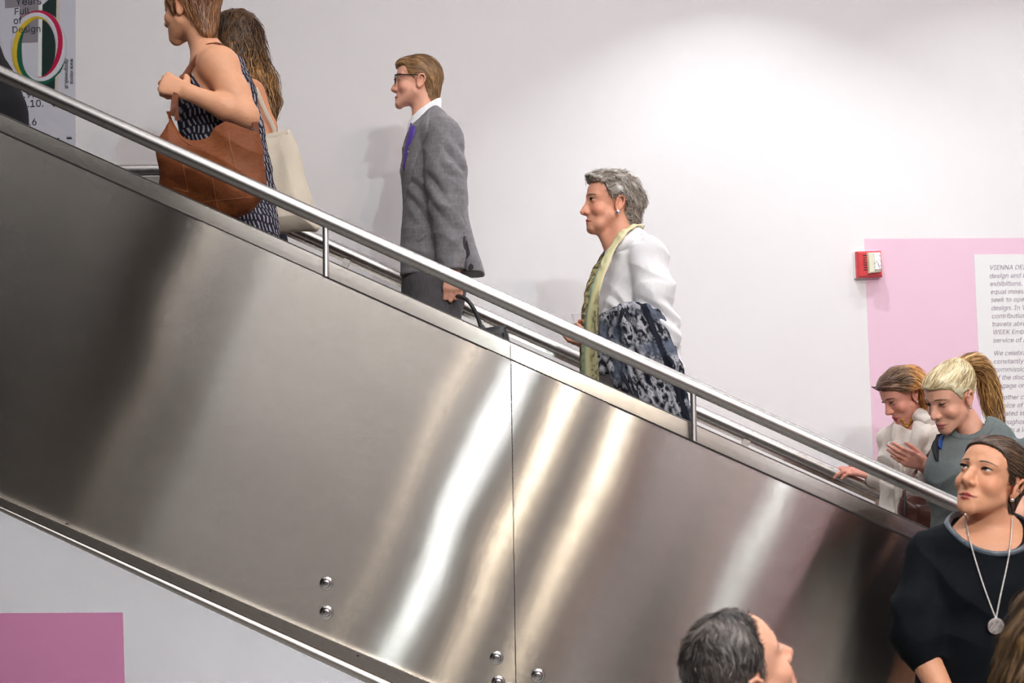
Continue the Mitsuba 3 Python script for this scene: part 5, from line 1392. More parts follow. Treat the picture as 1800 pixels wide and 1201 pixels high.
def tote_bag():
    D = 4.20; q = lambda x, y, d=0.0: P(x, y, D + d)
    fn = lambda p, n, uv: mi.Color3f(.62, .54, .44) * (.92 + .10 * mikit.noise(p.x * 420, p.y * 420, p.z * 420) + .06 * mikit.fbm(p.x * 20, p.y * 20, p.z * 20))
    mat('m_canvas', mikit.proc(fn), .85, .15, sheen=.2)
    k = thing('tote_bag', 'plain cream canvas tote bag hanging behind the woman with long wavy hair', 'bag')
    out = [(440, 243), (458, 238), (480, 233), (508, 226), (516, 248), (528, 282), (540, 320), (549, 352), (556, 380), (561, 402), (556, 407), (530, 406), (500, 409), (478, 413), (456, 416), (448, 380), (442, 310)]
    poly = poly_sd([pz(x, y, D) for x, y in out]); ctr = q(500, 320)
    zt, zb = q(0, 230)[2], q(0, 408)[2]
    def fld(p):
        d2 = poly(p[:, [0, 2]]); s = np.clip((zt - p[:, 2]) / (zt - zb), 0, 1)
        half = .006 + (.018 + .055 * s) * np.clip(-d2 / .05, 0, 1) ** .6
        return np.maximum(d2, np.abs(p[:, 1] - D) - half) * .7
    S = Sculpt().field(fld, 'u', .004, ctr, .30)
    lo = np.array([q(425, 430)[0], D - .10, q(0, 425)[2]]); hi = np.array([q(570, 215)[0], D + .10, q(0, 215)[2]])
    m = relax(S.mesh(.0045, lo=lo, hi=hi), 3)
    def F(v, n):
        u = (v - q(500, 240)) @ nrm(q(520, 238) - q(500, 240)); s = (zt - v[:, 2]) / (zt - zb)
        return .007 * np.sin(u * 48 + 1.2 * fnoise(v, 6, 3)) * sstep(0, .3, s) * sstep(1.0, .7, s) + .004 * fnoise(v, 14, 6) + folds(v, n, [((.85, 0, .5), 1.0)], .006, 8, 61) * sstep(.5, .9, s)
    m = displace(m, F)
    part(k, 'body', m, 'm_canvas', smooth=True, slim=.00025)
    part(k, 'hem', ribbon(np.array([P(x, y, D - .014) for x, y in [(441, 247), (458, 243), (480, 238), (506, 231.5)]]), (0, .2, 1), .02, .008), 'm_canvas', smooth=50)
    st = spline([P(484, 242, D - .014), P(482, 228, D - .012), P(468, 198, D - .01), P(455, 168, D + .02), P(447, 150, D + .07)], 30)
    part(k, 'strap', ribbon(st, (.9, -.1, .45), .0155, .003), 'm_canvas', smooth=50)
    st = spline([P(468, 246, D - .002), P(466, 236, D + .0), P(460, 210, D + .01), P(453, 184, D + .03), P(446, 152, D + .075)], 30)
    part(k, 'strap', ribbon(st, (.5, -.8, .3), .0155, .003), 'm_canvas', smooth=50)
tote_bag()
def dark_climber():
    D = 4.4; q = lambda x, y, d=0.0: P(x, y, D + d); side = (0, 1, 0)
    t = thing('person', 'person in a black coat almost out of the picture at the far left', 'person')
    H = Head(q(-130, -115), yaw_frame(0, -8), .96)
    S = Sculpt(); H.sculpt(S); H.neck(S, q(-104, -45))
    S.loft([(q(-104, -40), .08, .05), (q(-94, 0), .15, .09), (q(-68, 85), .15, .105), (q(-26, 170), .15, .11), (q(-14, 240), .16, .12)], side, .03)
    for s_ in (-1, 1): S.chain([q(-92, -5, s_ * .17), q(-96, 100, s_ * .2), q(-125, 150, s_ * .2)], [.05, .04, .027], k=.03); hand(S, q(-125, 150, s_ * .2), (-1, 0, -.3), (0, -s_, 0), s_, curl=(.4, .5, .3))
    an = legs(S, q(-14, 240), D, q(-14, 240)[0], (-1, 0, 0), stride=.05)
    skin_body(t, S, H, q(0, -20)[2], h_hi=.004, h_lo=.008)
    H.eyes(t)
    h = Sculpt().ell(H.W((0, -.014, .052)), np.array([.084, .102, .084]) * H.s, H.R); h.ell(H.W((0, .085, -.03)), np.array([.07, .07, .095]) * H.s, H.R, 's', .01)
    hair_part(H, t, h, .005, lambda qq, n: np.column_stack([0 * qq[:, 0], -.6 + 0 * qq[:, 0], -.8 + 0 * qq[:, 0]]), [lin(50, 36, 26), lin(80, 60, 42)], 3, 500, .05)
    mat('m_coat_black', (.010, .010, .013), .75, .25)
    J = Sculpt()
    J.loft([(q(-104, -48), .09, .06), (q(-94, -8), .18, .105), (q(-68, 85), .175, .125), (q(-33, 150), .17, .122), (q(-14, 195), .18, .112), (q(-12, 260), .19, .115), (q(-12, 300), .19, .115)], side, .03)
    for s_ in (-1, 1): J.chain([q(-92, -5, s_ * .17), q(-96, 100, s_ * .2), q(-122, 146, s_ * .2)], [.072, .06, .045], k=.014)
    garment(t, 'coat', J, .006, 'm_coat_black', folds=lambda p, n: folds(p, n, [((.4, 0, .9), .8)], .006, 9, 73))
    Tr = Sculpt(); hp = q(-14, 250)
    for s_, a in zip((-1, 1), an): Tr.chain([[hp[0], D + s_ * .085, hp[2]], (np.array([hp[0], D + s_ * .09, hp[2]]) + a) / 2 - [.04, 0, 0], a + [.01, 0, 0]], [.105, .08, .06], k=.03)
    garment(t, 'trousers', Tr, .008, 'm_coat_black')
    for a in an:
        s2 = Sculpt().sub(foot(Sculpt(), a, (-1, 0, 0)), .006, op='u', c=a, rad=.3); s2.plane(a, (0, 0, 1)); s2.plane(a - [0, 0, .0845], (0, 0, -1))
        garment(t, 'shoe', s2, .008, 'm_shoe')
dark_climber()
# ================================================================ the women at the foot of the stairs
def blazer_woman():
    D = 4.62; q = lambda x, y, d=0.0: P(x, y, D + d)
    t = thing('person', 'woman with orange-blonde hair, glasses pushed up and a cream jacket, head bowed', 'person')
    skin = lin(206, 142, 124)
    H = Head(q(1588, 697), yaw_frame(12, -30), .89, skin=skin, lip=lin(170, 70, 80), blush=.6, browc=lin(92, 66, 52), nose=.92, open_u=.0015, open_l=.0040, smile=.001, gaze=(0, -.5))
    B = yaw_frame(24); side = B[:, 0]; fw = B[:, 1]
    S = Sculpt(); H.sculpt(S); H.neck(S, q(1606, 760, .02), .047, .056)
    c = lambda x, y, d=0.0: q(x, y, d)
    S.loft([(c(1606, 762), .085, .05), (c(1606, 790), .135, .085), (c(1606, 840), .135, .10), (c(1612, 900), .125, .095), (c(1612, 980), .15, .115)], side, .03)
    # far arm to the far rail, near arm raised with the cup
    shf, elf, wrf = c(1604, 776) + side * .12, P(1580, 852, 4.78), P(1534, 838, 4.87)
    shn, eln, wrn = c(1606, 774) - side * .15, P(1660, 858, 4.42), P(1627, 819, 4.32)
    S.chain([shf, elf, wrf], [.048, .040, .026], k=.02)
    S.chain([shn, eln, wrn], [.048, .040, .0275], k=.02)
    hand(S, wrf, P(1500, 829, 4.875) - wrf, (.1, .2, -1), 1, curls=[(.1, .5, .3), (.15, .5, .4), (.2, .55, .4), (.25, .55, .4)], s=.95, thumb_dir=(.55, -.85 if False else .80, -.1), thumb=(0, .1, .1))
    f_ = P(1566, 793, 4.29) - wrn
    hand(S, wrn, f_, (.25, 1, .25), 1, curls=[(.16, .3, .2), (.16, .3, .2), (.2, .32, .2), (.25, .35, .25)], s=.86, spread=.0, thumb_dir=(.80, .36, .48), thumb=(0, .2, .2), k=.003)
    an = legs(S, c(1612, 980), D, c(1612, 980)[0], fw, stride=.05)
    skin_body(t, S, H, c(0, 842)[2] - .06, h_hi=.0026, h_lo=.007)
    H.eyes(t); H.lashes(t); H.brows(t, S, arch=.004, seed=15)
    # hair
    h = Sculpt()
    h.ell(H.W((0, -.012, .052)), np.array([.082, .102, .084]) * H.s, H.R, k=.01)
    h.ell(H.W((0, .035, .078)), np.array([.062, .060, .046]) * H.s, H.R, k=.015)
    for s_ in (-1, 1):
        h.chain([H.W((s_ * .058, -.03, .05)), H.W((s_ * .066, -.050, -.01)), q(1622, 700, -s_ * -.06), q(1629, 738, -s_ * -.05)] if s_ < 0 else [H.W((.058, -.03, .05)), H.W((.066, -.05, -.01)), q(1618, 715, .08)], [.045, .040, .032, .018] if s_ < 0 else [.045, .04, .025], k=.03)
    h.loft([(H.W((0, -.075, .05)), .07, .045), (q(1626, 690, .0), .085, .04), (q(1630, 722, .0), .075, .024)], H.R[:, 0], .03)
    yz = px2yz(H, [(1531, 681), (1556, 687), (1577, 690), (1587, 683), (1594, 679), (1601, 690), (1602, 702), (1611, 722), (1615, 742), (1650, 760), (1700, 700), (1640, 600), (1540, 600), (1520, 650), (1526, 674)])
    profile_cut(H, h, yz, k=.006)
    pal = [lin(120, 78, 46), lin(176, 120, 66), lin(214, 152, 84), lin(232, 176, 104)]
    def dr_(qq, n):
        b = np.clip((-qq[:, 1] - .0) / .08, 0, 1)
        return np.column_stack([.1 * np.sign(qq[:, 0]), -1 + .8 * b, -.15 - 1.1 * b + .5 * (b > .6)])
    hair_part(H, t, h, .0034, dr_, pal, 44, 2000, .085, rad=.0012, lift=.006, groove=.0022, gf=(120, 16), gravity=.45, base_dark=.85, steps=10, clump=.3, zpal=(lambda v: sstep(q(1584, 0)[0], q(1566, 0)[0], v[:, 0] - .15 * (v[:, 2] - q(0, 665)[2])), [lin(52, 36, 28), lin(84, 60, 44), lin(120, 88, 62), lin(150, 116, 84)]))
    # glasses on the head
    mat('m_frame_red', (.10, .03, .035), .25, .6)
    ms = []
    G = lambda x, y, z: H.W((x, y, z))
    for s_ in (-1, 1):
        ctr = np.array([s_ * .032, .094, .092])
        pts = [G(ctr[0] + .024 * math.cos(a), ctr[1] + .013 * math.sin(a) * .75 - abs(ctr[0] + .02 * math.cos(a)) * .25, ctr[2] + .017 * math.sin(a)) for a in np.linspace(0, 2 * np.pi, 24, endpoint=False)]
        ms.append(tube(pts, .0016, 8, closed=True))
        ms.append(tube(spline([G(s_ * .055, .078, .096), G(s_ * .078, .045, .075), G(s_ * .084, .0, .050), G(s_ * .082, -.03, .035)], 12), .0022, 8))
    ms.append(tube([G(-.009, .096, .094), G(0, .099, .097), G(.009, .096, .094)], .0016, 8))
    part(t, 'spectacles', cat(ms), 'm_frame_red', smooth=40, label='red-brown glasses on the hair')
    mat('m_gold', (.72, .46, .10), .28, .6, metallic=.9)
    e0 = H.W((-.0705, -.010, -.032)); m = trimesh.creation.icosphere(subdivisions=2, radius=.0055); m.apply_translation(e0 + [0, -.004, 0])
    part(t, 'earring', m, 'm_silver', smooth=True)
    # jacket
    mat('m_blazer', mikit.proc(lambda p, n, uv: mi.Color3f(.68, .61, .55) * (.95 + .08 * mikit.noise(p.x * 260, p.y * 260, p.z * 90))), .8, .2, sheen=.4)
    mat('m_blouse', (.42, .34, .30), .7, .3)
    J = Sculpt()
    J.loft([(c(1607, 752), .10, .055), (c(1607, 776), .140, .090), (c(1604, 815), .150, .100), (c(1607, 865), .150, .105), (c(1611, 930), .165, .13), (c(1611, 990), .18, .14)], side, .03)
    J.chain([shf, elf, wrf + (elf - wrf) * .10], [.060, .052, .044], k=.02)
    J.chain([shn, eln, eln + (wrn - eln) * .62], [.068, .062, .050], k=.02)
    Jraw = Sculpt(); Jraw.ops = list(J.ops)
    J.cone(P(1596, 736, D - .16), P(1591, 800, D - .16), .056, .012, 's', .004).cone(P(1604, 730, D - .10), P(1608, 728, D + .10), .062, .062, 's', .004)
    def F(p, n): return folds(p, n, [((.5, 0, .85), 1.0), ((-.6, .3, .75), 1.0)], .008, 10, 83)
    garment(t, 'jacket', J, .0042, 'm_blazer', folds=F)
    for L_, R_, th in (([(1606, 742), (1603, 765), (1597, 800), (1592, 840)], [(1640, 738), (1632, 772), (1614, 806), (1595, 846)], .020), ([(1572, 746), (1570, 772), (1579, 806), (1588, 842)], [(1584, 750), (1583, 776), (1587, 806), (1591, 840)], .016)):
        V = patch(Jraw, L_, R_, 26, 9, D - .4, th, .003, crown=.004)
        part(t, 'lapel', V, 'm_blazer', smooth=50)
    V = patch(Jraw, [(1604, 739), (1616, 747), (1630, 756)], [(1612, 722), (1630, 728), (1643, 743)], 12, 9, D - .4, .028, .003, crown=.003)
    part(t, 'collar', V, 'm_blazer', smooth=50)
    V = patch(Jraw, [(1573, 800), (1573, 850), (1575, 912)], [(1589, 815), (1591, 850), (1593, 912)], 22, 6, D - .4, .014, .003)
    part(t, 'front_panel', V, 'm_blazer', smooth=50)
    # necklace of twisted gold links
    ms = []
    for i, a in enumerate(np.linspace(-.15, 1.15, 22)):
        x = 1587 + 17 * a; y = 738 + 12 * math.sin(min(max(a, 0), 1) * math.pi) - 10 * max(a - .5, 0)
        p0, _ = view_drop(Sculpt().sub(S, 0, op='u').sub(J, 0, op='u'), np.array([P(x, y, D - .4)]), t=.003)
        a3 = trimesh.creation.torus(.0042, .0020, 10, 6); a3.apply_transform(trimesh.transformations.rotation_matrix(i * 1.3, nrm([.3, .8, .4]))); a3.apply_translation(p0[0]); ms.append(a3)
    part(t, 'necklace', cat(ms), 'm_gold', smooth=True)
    a3 = trimesh.creation.torus(.0098, .0012, 20, 8); a3.apply_transform(trimesh.transformations.rotation_matrix(math.pi / 2, [0, 1, .25])); a3.apply_translation(P(1581, 806, 4.305)); part(t, 'ring', a3, 'm_gold', smooth=True)
    Tr = Sculpt()
    for s_, a in zip((-1, 1), an): Tr.chain([[c(1612, 975)[0], D + s_ * .085, c(0, 975)[2]], (np.array([c(1612, 975)[0], D + s_ * .09, c(0, 975)[2]]) + a) / 2, a + [.01, 0, 0]], [.105, .08, .06], k=.03)
    garment(t, 'trousers', Tr, .008, 'm_trousers_dark')
    for a in an:
        s2 = Sculpt().sub(foot(Sculpt(), a, fw), .006, op='u', c=a, rad=.3); s2.plane(a, (0, 0, 1)); s2.plane(a - [0, 0, .0845], (0, 0, -1))
        garment(t, 'shoe', s2, .008, 'm_shoe')
    cup(P(1583, 816, 4.36), (-.10, -.05, 1), .027, .036, .085, 'clear plastic cup held by the woman in the cream jacket')
    # her bag
    mat('m_bag_brown', mikit.proc(lambda p, n, uv: mikit.mix((.045, .014, .012), (.12, .045, .036), mikit.fbm(p.x * 14, p.y * 14, p.z * 14))), .35, .5, clearcoat=.2)
    k = thing('handbag', 'dark brown leather handbag beside the woman in the cream jacket', 'bag')
    BD = 4.36; out = [(1581, 872), (1600, 869), (1645, 876), (1660, 878), (1664, 930), (1660, 985), (1585, 990), (1578, 930)]
    poly = poly_sd([pz(x, y, BD) for x, y in out])
    fld = lambda p: np.maximum(poly(p[:, [0, 2]]), np.abs(p[:, 1] - BD) - (.008 + .05 * np.clip(-poly(p[:, [0, 2]]) / .05, 0, 1) ** .6)) * .7
    Sb = Sculpt().field(fld, 'u', .004, P(1620, 930, BD), .2)
    m = relax(Sb.mesh(.005), 3); m = displace(m, lambda v, n: .007 * fnoise(v, 16, 7) + .003 * fnoise(v, 40, 8)); part(k, 'body', m, 'm_bag_brown', smooth=True, slim=.00025)
    st = spline([P(1588, 876, BD - .02), P(1592, 855, BD - .01), P(1606, 835, BD + .06), P(1632, 800, BD + .02), P(1646, 775, BD + .08), P(1640, 765, BD + .2)], 40)
    part(k, 'strap', ribbon(st, (.8, -.5, .3), .014, .005), 'm_bag_brown', smooth=50)
    part(k, 'buckle', ribbon(np.array([P(1590, 870, BD - .035), P(1591, 884, BD - .045), P(1590, 905, BD - .052)]), (1, 0, 0), .009, .004), 'm_bag_black', smooth=50)
blazer_woman()
def grey_top_woman():
    D = 4.02; q = lambda x, y, d=0.0: P(x, y, D + d)
    t = thing('person', 'woman with a blonde ponytail in a grey short-sleeved top looking down', 'person')
    skin = lin(214, 158, 134)
    H = Head(q(1672, 704, .03), yaw_frame(26, -21), .955, skin=skin, lip=lin(168, 96, 92), blush=.55, browc=lin(120, 92, 64), nose=.92, open_u=.0012, open_l=.0042, gaze=(0, -.5), jaw=.98)
    B = yaw_frame(35); side = B[:, 0]; fw = B[:, 1]
    S = Sculpt(); H.sculpt(S); H.neck(S, q(1718, 776, .02), .045, .050)
    S.loft([(q(1728, 784), .08, .045), (q(1724, 814), .13, .078), (q(1716, 860), .135, .105), (q(1722, 930), .125, .10), (q(1728, 1010), .15, .115)], side, .03)
    shn, eln, wrn = q(1735, 800) - side * .150, q(1788, 905, -.20), q(1772, 1010, -.24)
    shf, elf, wrf = q(1718, 802) + side * .120, q(1698, 915, .14), q(1664, 1000, .06)
    S.chain([shn, eln, wrn], [.052, .042, .028], k=.02); S.chain([shf, elf, wrf], [.050, .042, .028], k=.02)
    hand(S, wrn, (-.2, .1, -1), (-.2, 1, 0), 1, curl=(.3, .5, .3), s=.93); hand(S, wrf, (-1, -.2, .2), (0, -.3, 1), -1, curl=(.3, .5, .3), s=.93)
    an = legs(S, q(1728, 1010), D, q(1728, 1010)[0], fw, stride=.05)
    skin_body(t, S, H, q(0, 860)[2], h_hi=.0027, h_lo=.006)
    H.eyes(t); H.lashes(t); H.brows(t, S, arch=.003, seed=25)
    h = Sculpt()
    h.ell(H.W((0, -.014, .052)), np.array([.082, .099, .083]) * H.s, H.R, k=.01)
    h.ell(H.W((0, .035, .076)), np.array([.062, .058, .044]) * H.s, H.R, k=.015)
    tie = H.W((0, -.085, .105))
    h.ball(H.W((0, -.07, .085)), .050 * H.s, k=.03)
    yz = [(.115, .098), (.098, .078), (.070, .074), (.050, .060), (.036, .036), (.020, .012), (.010, .002), (.004, .030), (-.014, .034), (-.032, .016), (-.040, -.022), (-.060, -.040), (-.09, -.035), (-.2, 0), (-.2, .3), (.2, .3)]
    profile_cut(H, h, yz, k=.006)
    pal = [lin(140, 118, 86), lin(186, 164, 122), lin(218, 200, 158), lin(236, 224, 190)]
    def dr_(qq, n):
        g = np.array([0, -.09, .10]) - qq
        return g / (np.linalg.norm(g, axis=1, keepdims=True) + 1e-6)
    hair_part(H, t, h, .0034, dr_, pal, 34, 1900, .060, rad=.0011, lift=.003, groove=.0020, gf=(130, 16), base_dark=.75, steps=9)
    # ponytail
    pt = Sculpt()
    pts = spline([tie, tie + [.055, .01, .012], q(1728, 655, .10), q(1740, 690, .13), q(1746, 722, .14), q(1756, 750, .12)], 14)
    pt.chain(pts, np.interp(np.linspace(0, 1, 14), [0, .15, .5, .8, 1], [.016, .025, .030, .024, .010]), k=.02)
    d_ = np.gradient(pts, axis=0); from scipy.spatial import cKDTree; kd = cKDTree(pts)
    def dpt(qq, n):
        w = H.W(qq); return d_[kd.query(w)[1]] @ H.R
    hair_part(H, t, pt, .004, dpt, [lin(86, 60, 38), lin(140, 100, 58), lin(196, 148, 88), lin(222, 182, 118)], 35, 900, .12, rad=.0012, lift=.010, groove=.003, gf=(120, 14), steps=12, base_dark=.75, name='ponytail', clump=.3)
    d0 = nrm(pts[1] - pts[0]); part(t, 'hair_tie', tube([tie - d0 * .006, tie + d0 * .004, tie + d0 * .014], [.022, .025, .023], 16), 'm_fringe', smooth=40)
    e0 = H.W((-.0700, -.008, -.032)); m = trimesh.creation.icosphere(subdivisions=2, radius=.005); m.apply_translation(e0 + [0, -.003, 0]); part(t, 'earring', m, 'm_silver', smooth=True)
    mat('m_top_grey', mikit.proc(lambda p, n, uv: mi.Color3f(.125, .142, .142) * (.85 + .3 * mikit.noise(p.x * 330, p.y * 330, p.z * 330))), .85, .15, sheen=.3)
    J = Sculpt()
    J.loft([(q(1728, 766), .115, .068), (q(1725, 796), .155, .10), (q(1708, 835), .165, .128), (q(1712, 880), .155, .128), (q(1718, 940), .155, .12), (q(1726, 1020), .175, .13), (q(1728, 1060), .18, .13)], side, .03)
    J.chain([shn, shn * .45 + eln * .55], [.066, .062], k=.02); J.chain([shf, shf * .45 + elf * .55], [.058, .056], k=.02)
    NB = neck_cut(J, H.o + [.080, -.02, -.118], (.078, .085, .070))
    garment(t, 'neckband', NB, .0028, 'm_top_grey')
    garment(t, 'top', J, .0042, 'm_top_grey', folds=lambda p, n: folds(p, n, [((.5, 0, .85), 1.0), ((-.6, .3, .75), .8)], .008, 9, 93))
    V = patch(J, [(1655, 764), (1651, 776), (1650, 788)], [(1662, 764), (1657, 777), (1655, 790)], 12, 5, D - .4, .008, .003)
    part(t, 'vest_edge', patch(J, [(1647, 764), (1638, 788), (1644, 808)], [(1656, 762), (1650, 786), (1649, 810)], 12, 5, D - .4, .010, .003), 'm_coat_black', smooth=50, label='black strap')
    mat('m_blue', (.012, .05, .22), .6, .3)
    part(t, 'bag_strap', V, 'm_blue', smooth=50, label='blue strap')
    Tr = Sculpt()
    for s_, a in zip((-1, 1), an): Tr.chain([[q(1728, 1020)[0], D + s_ * .085, q(0, 1020)[2]], (np.array([q(1728, 1020)[0], D + s_ * .09, q(0, 1020)[2]]) + a) / 2, a + [.01, 0, 0]], [.105, .08, .06], k=.03)
    garment(t, 'trousers', Tr, .008, 'm_trousers_dark')
    for a in an:
        s2 = Sculpt().sub(foot(Sculpt(), a, fw), .006, op='u', c=a, rad=.3); s2.plane(a, (0, 0, 1)); s2.plane(a - [0, 0, .0845], (0, 0, -1))
        garment(t, 'shoe', s2, .008, 'm_shoe')
grey_top_woman()
# ================================================================ the people in front of the balustrade
def front_woman():
    D = 3.10; q = lambda x, y, d=0.0: P(x, y, D + d)
    t = thing('person', 'woman in a black top with a long silver pendant, looking up', 'person')
    skin = lin(204, 146, 114)
    H = Head(q(1739, 850), yaw_frame(37, 21, -5), 1.0, skin=skin, lip=lin(140, 40, 52), blush=.5, browc=lin(52, 36, 28), nose=1.12, nose_w=1.05, open_u=.0056, open_l=.0044, iris=lin(52, 40, 32), smile=.0030, jaw=.90, cheek=.80, gaze=(.12, .28), liner=.9, lips=.62, bridge=.002, browt=.0024)
    B = yaw_frame(74); side = B[:, 0]; fw = B[:, 1]
    S = Sculpt(); H.sculpt(S); H.neck(S, q(1742, 962, .03), .047, .056, k=.02)
    S.loft([(q(1740, 958, .02), .09, .055), (q(1738, 985, .01), .165, .085), (q(1736, 1040), .165, .105), (q(1736, 1120), .155, .11), (q(1738, 1240), .14, .10), (q(1740, 1340), .165, .12)], side, .03)
    S.eseg(q(1742, 936, .03), q(1740, 970, .015), (.085, .060), (.145, .080), side, 'u', .03)
    for s_ in (-1, 1): S.cone(q(1741, 958, -.03) + side * s_ * .02 - fw * .0, q(1738, 962, -.02) + side * s_ * .095 + fw * .03, .012, .009, 'u', .02).cone(q(1742, 920, .04), q(1740, 966, .02) + side * s_ * .095, .040, .034, 'u', .03)
    shR, elR, wrR = q(1740, 985) + side * .165, q(1612, 1130, -.02), q(1680, 1268, -.16)
    shL, elL, wrL = q(1740, 985) - side * .165, q(1868, 1140, -.02), q(1800, 1270, -.16)
    S.chain([shR, elR, wrR], [.052, .043, .028], k=.02); S.chain([shL, elL, wrL], [.052, .043, .028], k=.02)
    hand(S, wrR, (.8, -.1, -.3), (0, .9, .2), 1, curl=(.3, .5, .3), s=.93); hand(S, wrL, (-.8, -.1, -.3), (0, .9, .2), -1, curl=(.3, .5, .3), s=.93)
    an = legs(S, q(1740, 1340), D, q(1740, 1340)[0], fw, r=(.085, .055, .04), stride=.03, floor=0.0)
    skin_body(t, S, H, q(0, 1070)[2], h_hi=.0025, h_lo=.007)
    H.eyes(t); H.lashes(t, 30, .007); H.brows(t, S, arch=.005, seed=35)
    h = Sculpt()
    h.ell(H.W((0, -.014, .052)), np.array([.0815, .101, .083]) * H.s, H.R, k=.01)
    h.ell(H.W((0, .028, .075)), np.array([.062, .056, .044]) * H.s, H.R, k=.015)
    h.cone(H.W((0, -.05, .02)), H.W((0, -.050, -.07)), .060 * H.s, .046 * H.s, k=.02)
    yz = [(.115, .120), (.084, .088), (.064, .078), (.050, .060), (.040, .036), (.024, .022), (.016, -.002), (.008, .006), (.003, .030), (-.014, .035), (-.032, .014), (-.036, -.030), (-.040, -.060), (-.060, -.080), (-.10, -.075), (-.2, -.04), (-.2, .3), (.2, .3)]
    profile_cut(H, h, yz, k=.006)
    pal = [lin(30, 21, 16), lin(54, 38, 28), lin(80, 58, 42), lin(100, 74, 54)]
    def dr_(qq, n):
        b = np.clip(-qq[:, 1] / .09, -.5, 1)
        return np.column_stack([-.35 + .0 * b, -1 + .5 * b, -.1 - .9 * np.clip(b, 0, 1) - .3 * (qq[:, 2] < .03)])
    hair_part(H, t, h, .0032, dr_, pal, 54, 2400, .075, rad=.0010, lift=.003, groove=.0015, gf=(150, 16), gravity=.1, base_dark=.85, steps=10)
    e0 = H.W((-.0690, -.008, -.033)); m = trimesh.creation.icosphere(subdivisions=2, radius=.0055); m.apply_translation(e0 + [0, -.004, 0]); part(t, 'earring', m, 'm_silver', smooth=True)
    mat('m_top_black', mikit.proc(lambda p, n, uv: mi.Color3f(.0045, .006, .0085) * (.8 + .4 * mikit.noise(p.x * 300, p.y * 300, p.z * 300))), .85, .12, sheen=.12)
    mat('m_satin', (.05, .065, .085), .38, .5, sheen=.3)
    J = Sculpt()
    J.loft([(q(1741, 936, .03), .115, .068), (q(1738, 975), .175, .098), (q(1736, 1040), .185, .130), (q(1736, 1120), .190, .135), (q(1738, 1240), .185, .13), (q(1740, 1360), .20, .14)], side, .03)
    Sl = Sculpt().chain([shR + [0, 0, .005], q(1616, 1065, -.01), q(1612, 1118, -.02), q(1634, 1168, -.055)], [.056, .064, .068, .048], k=.025)
    wd = nrm(q(1660, 1215, -.1) - q(1634, 1166, -.055)); Sl.plane(q(1634, 1171, -.06), wd, .004)
    J.add(lambda p: Sl(p), q(1630, 1070, -.02), .28, 'u', .02)
    J.chain([shL + [0, 0, .005], q(1862, 1070, -.01), q(1868, 1120, -.02), q(1846, 1166, -.055)], [.056, .070, .078, .050], k=.025)
    NB = neck_cut(J, q(1743, 906, -.045), (.106, .135, .098))
    garment(t, 'collar_band', NB, .0028, 'm_satin', label='dark satin neckline band')
    def F(p, n):
        w_ = p + np.column_stack([fnoise(p, 7, 141), fnoise(p, 7, 142), fnoise(p, 7, 143)]) * .02
        r_ = np.abs(np.sin((w_[:, 2] * .55 - w_[:, 0] * .85) * 34))
        return folds(p, n, [((.75, 0, .6), 1.0), ((-.2, .2, .95), .7)], .012, 7, 103) + .008 * (r_ ** 1.5 - .5) * sstep(-.15, .25, fnoise(p, 6, 112))
    garment(t, 'top', J, .0045, 'm_top_black', folds=F)
    U = Sculpt().sub(J, 0, op='u').sub(S, 0, op='u', k=.003).sub(NB, 0, op='u', k=.003)
    # chain and pendant
    mat('m_pale_metal', (.70, .66, .63), .32, .6, metallic=.7)
    def chain_on(pl):
        pl = spline(np.array(pl, float), 130)
        p, _ = view_drop(U, np.array([P(x, y, D - .45) for x, y in pl]), t=.0035)
        for _ in range(4): p[1:-1] = (p[:-2] + p[1:-1] * 2 + p[2:]) / 4
        p = np.array([p[int(i)] * (1 - (i % 1)) + p[min(int(i) + 1, len(p) - 1)] * (i % 1) for i in np.linspace(0, len(p) - 1.001, 520)])
        return tube(p, .0019 + .0007 * np.abs(np.sin(np.arange(520) * .75)), 7)
    part(t, 'necklace', chain_on([(1697, 904), (1702, 938), (1716, 990), (1733, 1042), (1750, 1087)]), 'm_pale_metal', smooth=60)
    part(t, 'necklace', chain_on([(1779, 910), (1777, 950), (1769, 1000), (1758, 1050), (1751, 1087)]), 'm_pale_metal', smooth=60)
    p0, _ = view_drop(U, np.array([P(1750.5, 1101, D - .45)]), t=.006)
    scene['m_pendant'] = {'type': 'twosided', 'bsdf': {'type': 'principled', 'base_color': mikit.proc(lambda p, n, uv: mikit.mix((.52, .47, .45), (.28, .24, .23), mikit.smoothstep(.62, .74, mikit.noise((p.x + p.z) * 60, (p.x - p.z) * 420, 2)))), 'roughness': .4, 'metallic': .5, 'specular': .5}}
    part(t, 'pendant', lathe([(0, -.0022), (.0195, -.0022), (.0215, -.001), (.0218, .0008), (.0205, .002), (0, .002)], p0[0], nrm(np.array([-.05, 1, .12])), 40), 'm_pendant', smooth=35)
    Tr = Sculpt()
    Tr.loft([(q(1740, 1330), .185, .135), (q(1740, 1440), .19, .135)], side, .03)
    for s_, a in zip((-1, 1), an): Tr.chain([[q(1740, 1400)[0], D + s_ * .085, q(0, 1420)[2]], (np.array([q(1740, 1400)[0], D + s_ * .09, q(0, 1400)[2]]) + a) / 2, a + [.01, 0, 0]], [.11, .085, .06], k=.03)
    garment(t, 'trousers', Tr, .009, 'm_coat_black')
    for a in an:
        s2 = Sculpt().sub(foot(Sculpt(), a, fw), .006, op='u', c=a, rad=.3); s2.plane(a, (0, 0, 1)); s2.plane(a - [0, 0, .0845], (0, 0, -1))
        garment(t, 'shoe', s2, .008, 'm_shoe')
front_woman()
